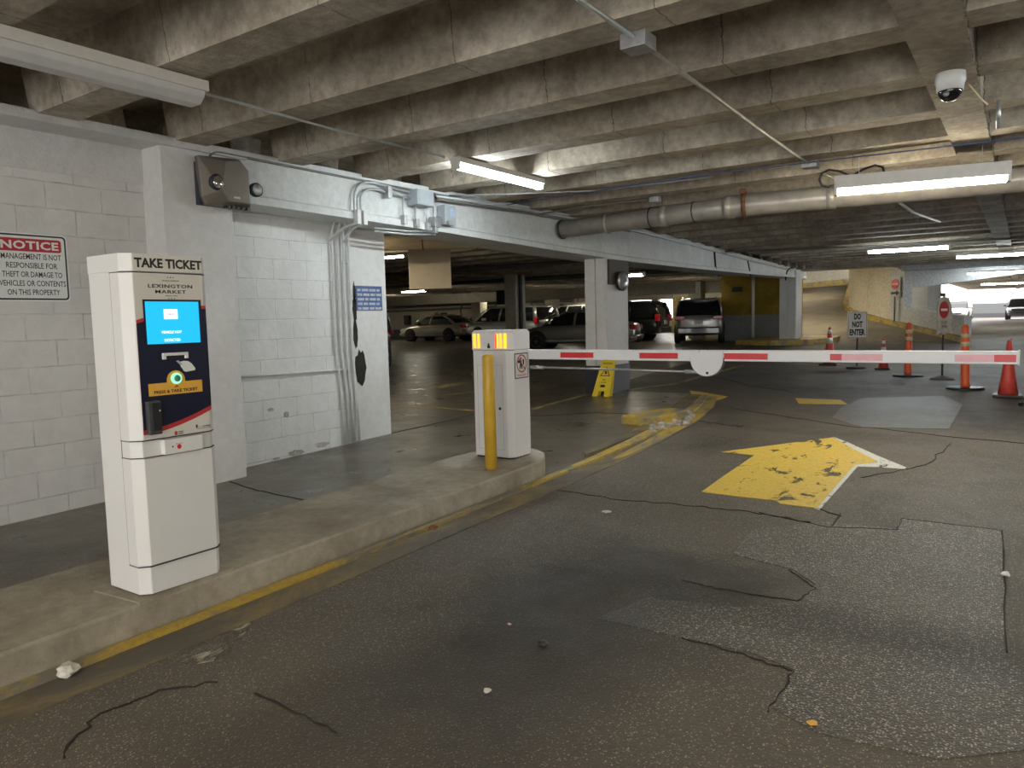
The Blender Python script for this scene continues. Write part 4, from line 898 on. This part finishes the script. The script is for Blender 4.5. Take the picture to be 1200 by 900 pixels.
# ------------------------------------------------------------ signs, cones, delineators
C_ = thing('caution_sign', 'yellow folding wet floor sign leaning at the black base of the pier', 'floor sign', (-5.60, 10.85, fz(10.9)))
def cau(y0, y1, nm):
    mb = MB(); zb = fz(10.9); H = .60
    P_ = [(-.155, 0), (-.155+.01, .0), (-.06, 0), (-.05, .085), (.05, .085), (.06, 0), (.155, 0), (.115, H-.015), (.10, H), (-.10, H), (-.115, H-.015)]
    P_ = [(-.155, 0), (-.06, 0), (-.05, .085), (.05, .085), (.06, 0), (.155, 0), (.115, H-.015), (.10, H), (-.10, H), (-.115, H-.015)]
    f = [Vector((-5.60+a+.07*(b/H), y0+(y1-y0)*(b/H), zb+b)) for a, b in P_]
    mb.prism(f, (0, .012, 0)); return mb.done(nm, M['cautiony'], C_)
f1 = cau(10.62, 10.80, 'front_leaf'); f2 = cau(10.72, 10.815, 'back_leaf')
def ct(s, wd, z, h):
    t = z/.6; text('lettering', s, wd, (-5.60+.07*t, 10.62+.18*t-.004, fz(10.9)+z), '-Y', M['blackmatte'], f1, h, .01)
ct('CAUTION', .17, .525, .035); ct('WET', .06, .265, .022); ct('FLOOR', .09, .225, .022)
def tilt(pts): return [Vector((-5.60+.07*(b/.6)+a, 10.62+.18*(b/.6)-.003, fz(10.9)+b)) for a, b in pts]
MB().prism(tilt([(-.09, .325), (.09, .325), (0, .475)]), (0, -.001, 0)).done('triangle_border', M['blackmatte'], f1)
MB().prism([v+Vector((0, -.0015, 0)) for v in tilt([(-.068, .337), (.068, .337), (0, .452)])], (0, -.001, 0)).done('triangle_face', M['cautiony'], f1)
MB().prism([v+Vector((0, -.003, 0)) for v in tilt([(-.02, .41), (.02, .40), (.03, .36), (.015, .345), (0, .37), (-.03, .35), (-.01, .385)])], (0, -.001, 0)).done('slipping_figure', M['blackmatte'], f1)
MB().prism([v+Vector((0, -.001, 0)) for v in tilt([(-.04, .15), (.04, .15), (.04, .185), (-.04, .185)])], (0, -.001, 0)).done('maker_block', M['blackmatte'], f1)

def at_depth(x, y, D_):
    d = fw+rt*(x-600)/F_PX-up*(y-450)/F_PX; return Vector((d.x*D_, d.y*D_, CAM_H+d.z*D_))
# do not enter sign on a post
g = FP(1004, 432); s0 = thing('do_not_enter_sign', 'small white do not enter sign on a thin dark post among the cones', 'sign', (g[0], g[1], fz(g[1])))
g = Vector((g[0], g[1], fz(g[1]))); u_ = (g.xy.length)/9.0
zt, zb_ = 1.405, .82
MB().tube([g, g+Vector((0, 0, 1.35-g.z))], .018, 8).done('post', M['signback'], s0)
MB().lathe([(0, 0), (.22, 0), (.2, .04), (.03, .06), (0, .06)], g, 16).done('foot', M['signback'], s0)
ang = R(20)
sh = MB().box((-.19, -.012, .0), (.19, 0, .55)).done('sheet', M['signwhite'], s0, origin=(0, 0, 0)); sh.location = (0, -.02, .90-g.z+.0); sh.rotation_euler = (0, 0, ang)
sh['_o'] = (0, 0, 0)
for i, (s, wd) in enumerate((('DO', .13), ('NOT', .2), ('ENTER', .30))): text('lettering', s, wd, (0, -.014, .45-.165*i), '-Y', M['blackmatte'], sh, .13, .045)
mb = MB()
for q in ((-.18, .01, -.174, .54), (.174, .01, .18, .54), (-.18, .01, .18, .016), (-.18, .534, .18, .54)): mb.box((q[0], -.0135, q[1]), (q[2], -.012, q[3]))
mb.done('border', M['blackmatte'], sh)
# wrapped round sign
g = FP(1104, 445); g = Vector((g[0], g[1], fz(g[1]))); s1 = thing('wrapped_road_sign', 'tall wrapped sign with red disc on a post between the two orange posts', 'sign', g)
D1 = g.dot(fw)-0
MB().tube([g, g+Vector((0, 0, 1.45))], .017, 8).done('post', M['signback'], s1)
MB().lathe([(0, 0), (.2, 0), (.17, .03), (.05, .07), (0, .08)], g, 18).done('foot', plain('concrete_foot', (.22, .2, .18), .9), s1)
sh = MB(); pr = [(-.11, .50), (-.10, .85), (-.12, 1.1), (-.10, 1.38), (-.02, 1.45), (.06, 1.42), (.10, 1.25), (.13, 1.0), (.10, .75), (.13, .52), (.06, .56), (0, .50), (-.05, .56)]
pr = [(a, .78+(b-.5)*.70) for a, b in pr]
sh = sh.prism([(a, -.05, b) for a, b in pr], (0, .05, 0)).done('plastic_wrap', plain('cloudy_wrap', (.50, .47, .40), .35, var=.15), s1, bev=.01, origin=(0, 0, 0)); sh.rotation_euler = (0, 0, R(20)); sh['_o'] = (0, 0, 0)
MB().prism([(a-.01, -.055, b) for a, b in [(math.cos(R(t))*.075, 1.22+.15*math.sin(R(t))) for t in range(0, 360, 20)]], (0, .01, 0)).done('red_disc', M['signred'], sh)
MB().box((-.06, -.06, 1.20), (.04, -.05, 1.24)).done('white_bar', M['reflect'], sh)
text('lettering', 'DO NOT', .09, (0, -.053, 1.0), '-Y', M['blackmatte'], sh, .05, .01); text('lettering', 'ENTER', .08, (0, -.053, .93), '-Y', M['blackmatte'], sh, .05, .01)
MB().box((-.06, -.03, 1.45), (.02, .03, 1.51), .01).done('lamp_cap', M['black'], s1, origin=(0, 0, 0)) 
# delineator posts
def delineator(px, py, ptop, label, lean=0, bands=2):
    g = FP(px, py); g = Vector((g[0], g[1], fz(g[1]))); h = 1.0
    o = thing('delineator_post', label, 'traffic post', g, 'orange delineator posts beyond the barrier'); ln = Vector((-lean, 0, 1)).normalized()
    mb = MB(); mb.lathe([(0, 0), (.26, 0), (.26, .02), (.24, .035), (.08, .045), (0, .045)], g, 24); mb.done('rubber_base', M['black'], o)
    pts = [g+ln*t for t in (.03, .1, .8, .88, .91, .97, 1.0)]
    tb = MB().tube(pts, [.068, .062, .058, .056, .05, .052, .02], 16).done('post', M['orangepl'], o, True)
    for k in range(bands): MB().tube([g+ln*(.70+.13*k-.035), g+ln*(.70+.13*k+.035)], .0605, 16).done('reflective_band', M['reflecty'], tb, True)
    return o
delineator(1131, 456, 388, 'orange post with banded top between the wrapped sign and the big cone', .02)
delineator(1064, 441, 380, 'slim orange post farther away, left of the wrapped sign', 0)
def cone(px, py, h, label, bands=True):
    g = FP(px, py); g = Vector((g[0], g[1], fz(g[1]))); o = thing('traffic_cone', label, 'traffic cone', g, None); s = h/.9
    mb = MB(); mb.box(g+Vector((-.2*s, -.2*s, 0)), g+Vector((.2*s, .2*s, .04)), .01); mb.done('rubber_base', M['black'], o)
    r = lambda z: (.14-(.14-.028)*z/.9)*s
    mb = MB(); mb.lathe([(r(0), .035), (r(.3), .3*s), (r(.6), .6*s), (r(.88), .88*s), (r(.9)*.8, .9*s), (0, .9*s)], g, 22); c_ = mb.done('cone_body', M['conered'], o, True)
    if not bands: MB().tube([g+Vector((0, 0, h-.01)), g+Vector((.03, 0, h+.02)), g+Vector((0, 0, h+.04)), g+Vector((-.03, 0, h+.02)), g+Vector((0, 0, h-.01))], .008, 6).done('top_loop', M['conered'], c_, True)
    for z, dz, f in () if not bands else ((.52, .13, 1.03), (.75, .09, 1.05)): MB().lathe([(r(z)*f, z*s), (r(z+dz)*f*1.01, (z+dz)*s), (r(z+dz)*.9, (z+dz)*s), (r(z)*.9, z*s)], g, 22).done('reflective_collar', M['reflect'], c_, True)
    return o
cone(1181, 465, .80, 'big faded red cone at the right end of the barrier arm', False)
cone(1035, 433, .64, 'dull red cone with white collar behind the arm, left of the slim orange post')
cone(972, 428, .86, 'red cone with two white collars farther left, near the do not enter sign')
# round sign and arrow on the grey ramp panel
def place_on(px0, px1, D_): return at_depth(px0, 330, D_)
c_ = Vector((-4.02, 31.95, 0)); t_ = Vector((-.587, .81, 0)); nrm = Vector((-.81, -.587, 0))
s2 = thing('ramp_sign', 'round red sign above a black arrow plate on the grey ramp wall', 'sign', (c_.x, c_.y, 1.0)); s2.rotation_euler = (0, 0, R(-40)); s2['_o'] = (0, 0, 0)
sg = MB().box((-.24, -.10, .98), (.24, -.07, 1.72)).done('board', M['greywall'], s2)
MB().lathe([(0, 0), (.19, 0), (.19, -.02), (0, -.02)], (0, -.105, 1.46), 24, 'Y').done('red_disc', M['signred'], sg)
text('lettering', 'DO NOT ENTER', .32, (0, -.128, 1.46), '-Y', M['reflect'], sg, .08, .02)
MB().prism([(a, -.105, b) for a, b in ((-.2, 1.08), (.06, 1.08), (.06, 1.02), (.21, 1.12), (.06, 1.22), (.06, 1.16), (-.2, 1.16))], (0, -.012, 0)).done('black_arrow', M['blackmatte'], sg)
MB().box((-.025, -.13, -.15), (.025, -.10, .98)).done('post', M['signback'], s2)

# ------------------------------------------------------------ lot wall services
random.seed(11)
def wallthing(name, a, b, mat, label, cat): return tag(MB().box(a, b, .01).done(name, mat), label, cat)
o = thing('service_cabinet', 'beige electrical cabinet on the far lot wall left of the champagne sedan', 'electrical cabinet', (-31, 35.9, 1.0)); MB().box((-31.6, 35.6, 1.0), (-30.3, 35.98, 2.05), .02).done('box_body', M['beige'], o); MB().box((-31.5, 35.57, 1.05), (-30.95, 35.6, 2.0)).done('door', M['farwall'], o)
wallthing('wall_meter', (-33.0, 35.7, 1.3), (-32.6, 35.98, 1.9), M['charcoal'], 'dark meter on the lot wall left of the beige cabinet', 'meter')
wallthing('wall_meter', (-29.9, 35.7, 1.5), (-29.6, 35.98, 2.0), M['charcoal'], 'dark meter on the lot wall right of the beige cabinet', 'meter')
wallthing('low_tank', (-34, 35.0, .35), (-31, 35.9, 1.0), M['charcoal'], 'dark low trough against the lot wall beside the champagne sedan', 'equipment')
wallthing('drum', (-30.9, 34.8, .35), (-30.3, 35.4, 1.2), M['c_dark'], 'dark grey drum in front of the lot wall', 'drum')
for z, l_ in ((2.62, 'topmost'), (2.42, 'middle'), (2.2, 'lowest')):
    conduit([(-36, 35.7, z), (-28, 35.75, z+.03), (-20.5, 35.75, z)], .06, M['conduitdark'], '%s dark pipe running along the far lot wall' % l_, 'wall_pipe')
for i in range(9):
    x = -28.2+i*.85; q = [(x, 35.7, 2.45), (x+random.uniform(-.2, .2), 35.6, 2.0), (x+.1, 35.6, 1.5)]
    o = thing('valve_riser', 'dark valve riser on the lot wall behind the champagne sedan', 'pipe', (x, 35.7, 1.4), 'valve risers on the lot wall')
    MB().tube(q, .05, 8).done('riser', M['conduitdark'], o, True); MB().lathe([(.08, 0), (.16, 0), (.16, .04), (.08, .04)], (x+.1, 35.5, 1.55), 14, 'Y').done('hand_wheel', M['blackmatte'], o)
conduit([(-36, 16.0, 2.93), (-20, 16.6, 2.93), (-7, 17.2, 2.94)], .05, M['charcoal'], 'long dark pipe under the lot ceiling', 'ceiling_pipe')
conduit([(-30, 22.0, 2.9), (-18, 22.3, 2.9), (-9, 22.8, 2.9)], .07, M['charcoal'], 'thick dark pipe deeper under the lot ceiling', 'ceiling_pipe')
tag(MB().box((-15.32, 21.35, 2.0), (-14.98, 21.6, 2.5), .03).done('loudspeaker', M['black']), 'black box fixed at the top of the middle lot column', 'speaker')
conduit([(-8.9, 29.93, .35), (-8.9, 29.93, 3.2)], .06, M['whitecond'], 'grey vertical pipe on the yellow wall left of the far pier', 'wall_pipe')
tag(MB().box((-9.75, 29.9, 2.35), (-9.35, 30.0, 2.55), .01).done('wall_light', M['black']), 'small dark fitting high on the yellow wall', 'light fitting')
# looped cables on the beam near the far pier
conduit([(-5.95, 17.0, 2.95), (-5.95, 17.1, 2.52)], .02, M['blackmatte'], 'left of the dark cable drops on the far beam', 'cable', 'cable drops on the far beam')
conduit([(-6.25, 20.5, 2.9), (-6.28, 20.9, 2.52)], .02, M['blackmatte'], 'middle of the dark cable drops on the far beam', 'cable', 'cable drops on the far beam')
conduit(bend((-6.62, 26.9, 3.0), (-6.62, 25.9, 2.55), (-6.60, 25.8, 3.0)), .025, M['blackmatte'], 'right of the dark cable drops on the far beam, next to the pier', 'cable', 'cable drops on the far beam')

# ------------------------------------------------------------ vehicles (built facing local +x)
def vehicle(name, label, loc, head, kind, pm):
    o = thing(name, label, 'car', (0, 0, 0)); pm = M[pm]
    sed = kind == 'sedan'
    Lh, W, Hh = {'sedan': (2.25, .88, 1.44), 'suv': (2.35, .94, 1.74), 'van': (2.5, .96, 1.75)}[kind]
    belt = {'sedan': .93, 'suv': 1.08, 'van': 1.05}[kind]; zb = {'sedan': .2, 'suv': .26, 'van': .22}[kind]
    if sed: st = [(-Lh, .40, .80, .68), (-Lh+.06, .26, .93, .80), (-1.7, zb, .99, .87), (-1.0, zb, .97, W), (0, zb, .95, W), (.9, zb, .93, W), (1.5, zb, .84, .87), (2.0, .24, .72, .80), (Lh-.05, .28, .60, .70), (Lh, .36, .52, .6)]
    else: st = [(-Lh, .45, belt-.05, .78), (-Lh+.07, .32, belt, .87), (-1.6, zb, belt+.02, W), (-.8, zb, belt, W), (0, zb, belt-.01, W), (.9, zb, belt-.02, W), (1.5, zb, belt-.06, .92), (2.05, .3, belt-.16, .86), (Lh-.05, .32, belt-.30, .78), (Lh, .42, belt-.42, .68)]
    rings = []
    for x, b, t, w_ in st:
        m_ = (b+t)/2
        half = [(w_*.86, b), (w_*.97, b+.1), (w_, m_), (w_*.97, t-.12), (w_*.88, t-.02), (w_*.45, t+.015)]
        rings.append([(x, y, z) for y, z in half]+[(x, -y, z) for y, z in half[::-1]])
    body = MB().loft(rings).done('body', pm, o, True)
    sm = body.modifiers.new('smooth', 'SUBSURF'); sm.levels = 1; sm.render_levels = 1
    # greenhouse
    if sed: base = (-1.75, 1.15); mid = (-1.3, .62); roof = (-.85, .25)
    elif kind == 'suv': base = (-2.22, 1.25); mid = (-2.1, .85); roof = (-1.9, .45)
    else: base = (-2.4, 1.7); mid = (-2.33, 1.2); roof = (-2.2, .75)
    zc = Hh-.06; zm = (belt+zc)/2+.03
    def rr(x0, x1, y, z, c): return [(x0, -y+c, z), (x0+c, -y, z), (x1-c, -y, z), (x1, -y+c, z), (x1, y-c, z), (x1-c, y, z), (x0+c, y, z), (x0, y-c, z)]
    gh = MB().loft([rr(base[0], base[1], W*.92, belt-.04, .12), rr(mid[0], mid[1], W*.86, zm, .12), rr(roof[0], roof[1], W*.76, zc, .12)]).done('windows', M['carglass'], o)
    MB().loft([rr(roof[0]-.10, roof[1]+.10, W*.79, zc-.045, .15), rr(roof[0]-.04, roof[1]+.04, W*.76, zc, .15), rr(roof[0]+.18, roof[1]-.15, W*.55, Hh, .15)]).done('roof', pm, o, True)
    pil = [('x', base[1]-.02, roof[1]), ('m', -.05 if sed else .0, -.12), ('e', base[0]+.02, roof[0])]
    if not sed: pil.append(('q', -1.15, -1.12))
    for _, xb, xt in pil:
        for s in (-1, 1):
            e = .09 if _ == 'e' else .045
            xm_ = (xb+xt)/2+(.07 if _ == 'x' else (-.03 if _ == 'e' else 0))
            rg = []
            for x, y, z in ((xb, W*.925, belt-.06), (xm_, W*.868, zm), (xt, W*.765, zc)):
                y *= s; k = e*(1.4 if _ == 'e' and z == belt-.06 else 1); rg.append([(x-k, y+.012*s, z), (x+k, y+.012*s, z), (x+k, y-.03*s, z), (x-k, y-.03*s, z)])
            MB().loft(rg).done('pillar', pm, o, True)
    rw = {'sedan': .32, 'suv': .37, 'van': .34}[kind]; wx = (-1.32, 1.36) if sed else (-1.4, 1.42)
    for x in wx:
        for s in (-1, 1):
            ys = W-.02
            MB().lathe([(0, -.16*s), (rw+.07, -.16*s), (rw+.07, .012*s), (0, .012*s)], (x, ys*s, rw+.01), 22, 'Y').done('wheel_arch', M['black'], o)
            t = MB().lathe([(rw*.62, -.2*s), (rw*.95, -.2*s), (rw, -.15*s), (rw, .0), (rw*.95, .035*s), (rw*.66, .03*s)], (x, ys*s, rw), 24, 'Y').done('tyre', M['tire'], o, True)
            m2 = MB(); m2.lathe([(0, 0), (rw*.15, .035*s), (rw*.15, .0)], (x, ys*s, rw), 12, 'Y')
            for k in range(7):
                a = k*2*math.pi/7; d = Vector((math.cos(a), 0, math.sin(a))); q = Vector((-math.sin(a), 0, math.cos(a))); c0 = Vector((x, ys*s+.025*s, rw))
                m2.prism([c0+q*.035, c0+d*rw*.66+q*.022, c0+d*rw*.66-q*.022, c0-q*.035], (0, -.03*s, 0))
            m2.lathe([(rw*.60, .02*s), (rw*.68, .032*s), (rw*.68, -.02*s), (rw*.60, -.02*s)], (x, ys*s, rw), 24, 'Y'); m2.done('rim', M['rim'], t)
    for s in (-1, 1):
        if sed: MB().box((-Lh-.01, .48*s, .68), (-Lh+.20, .80*s, .86), .03).done('tail_light', M['tail'], o)
        elif kind == 'suv': MB().box((-Lh-.02, .52*s, .90), (-Lh+.22, .90*s, 1.06), .03).done('tail_light', M['tail'], o)
        else: MB().box((-Lh-.02, .74*s, .85), (-Lh+.2, .93*s, 1.15), .03).done('tail_light', M['tail'], o)
        hx = Lh-.30
        MB().box((hx, .50*s, belt-.40), (Lh-.06, .77*s, belt-.24), .04).done('head_light', M['head'], o)
        MB().box((.78, W*.98*s, belt+.0), (.95, (W+.17)*s, belt+.13), .03).done('mirror', pm, o)
        for x in (.35, -.75): MB().box((x-.3, (W+.0)*s, belt-.19), (x-.14, (W+.02)*s, belt-.16), .006).done('door_handle', pm, o)
        MB().box((-1.0, (W-.01)*s, .30), (1.0, (W+.012)*s, .36), .008).done('side_trim', M['galv'] if sed else M['charcoal'], o)
    MB().box((-Lh-.04, -.80, .34), (-Lh+.2, .80, .62 if not sed else .50), .05).done('rear_bumper', pm if sed else M['c_dark'], o)
    MB().box((Lh-.28, -.72, .30), (Lh+.03, .72, .47), .05).done('front_bumper', pm if sed else M['charcoal'], o)
    MB().box((Lh-.1, -.42, .50), (Lh+.015, .42, .62), .02).done('grille', M['black'], o)
    zp = .80 if kind == 'suv' else (.72 if sed else .8)
    MB().box((-Lh-.035, -.17, zp-.08), (-Lh+.02, .17, zp+.08), .004).done('licence_plate', M['plate'], o)
    if kind == 'suv':
        for s in (-1, 1): MB().tube([(roof[0]+.1, .62*s, Hh+.0), (roof[0]+.25, .62*s, Hh+.04), (roof[1]-.3, .62*s, Hh+.04), (roof[1]-.15, .62*s, Hh)], .018, 6).done('roof_rail', M['galv'], o)
    o.location = loc; o.rotation_euler = (0, 0, R(head))
    return o
def gz(x, y): return (x, y, fz(y)+.004)
vehicle('sedan', 'champagne sedan seen from its left side, parked before the far lot wall', gz(-26.6, 31.6), 181, 'sedan', 'c_gold')
vehicle('sedan', 'pewter sedan parked partly behind the white pier, nose to the left', gz(-13.6, 24.1), 196, 'sedan', 'c_tan')
vehicle('sport_utility_vehicle', 'silver grey wagon with its tail towards the viewer, beside the yellow wall', gz(-11.0, 29.8), 108, 'suv', 'c_grey')
vehicle('sport_utility_vehicle', 'black wagon between the white pier and the silver grey wagon', gz(-15.4, 30.4), 186, 'van', 'c_black')
vehicle('minivan', 'silver minivan showing between the two middle lot columns', gz(-21.3, 30.9), 172, 'van', 'c_silver')
vehicle('crossover', 'pale crossover right of the middle lot column, behind the pewter sedan', gz(-18.9, 33.4), 165, 'suv', 'c_white') 
vehicle('sedan', 'dark red car whose tail shows left of the gate cabinet behind the champagne sedan', gz(-25.2, 34.5), 180, 'sedan', 'c_red')
vehicle('sport_utility_vehicle', 'dark vehicle front just visible past the white column end', gz(-14.6, 13.3), -60, 'suv', 'c_dark')
vehicle('sport_utility_vehicle', 'white car facing the viewer in the bright far bay behind the low wall', gz(-4.9, 79), -92, 'suv', 'c_white')
vehicle('sport_utility_vehicle', 'dark car facing the viewer at the right edge of the bright far bay', gz(-.25, 74), -92, 'suv', 'c_dark')

for o in bpy.data.objects:
    if '_o' in o: del o['_o']
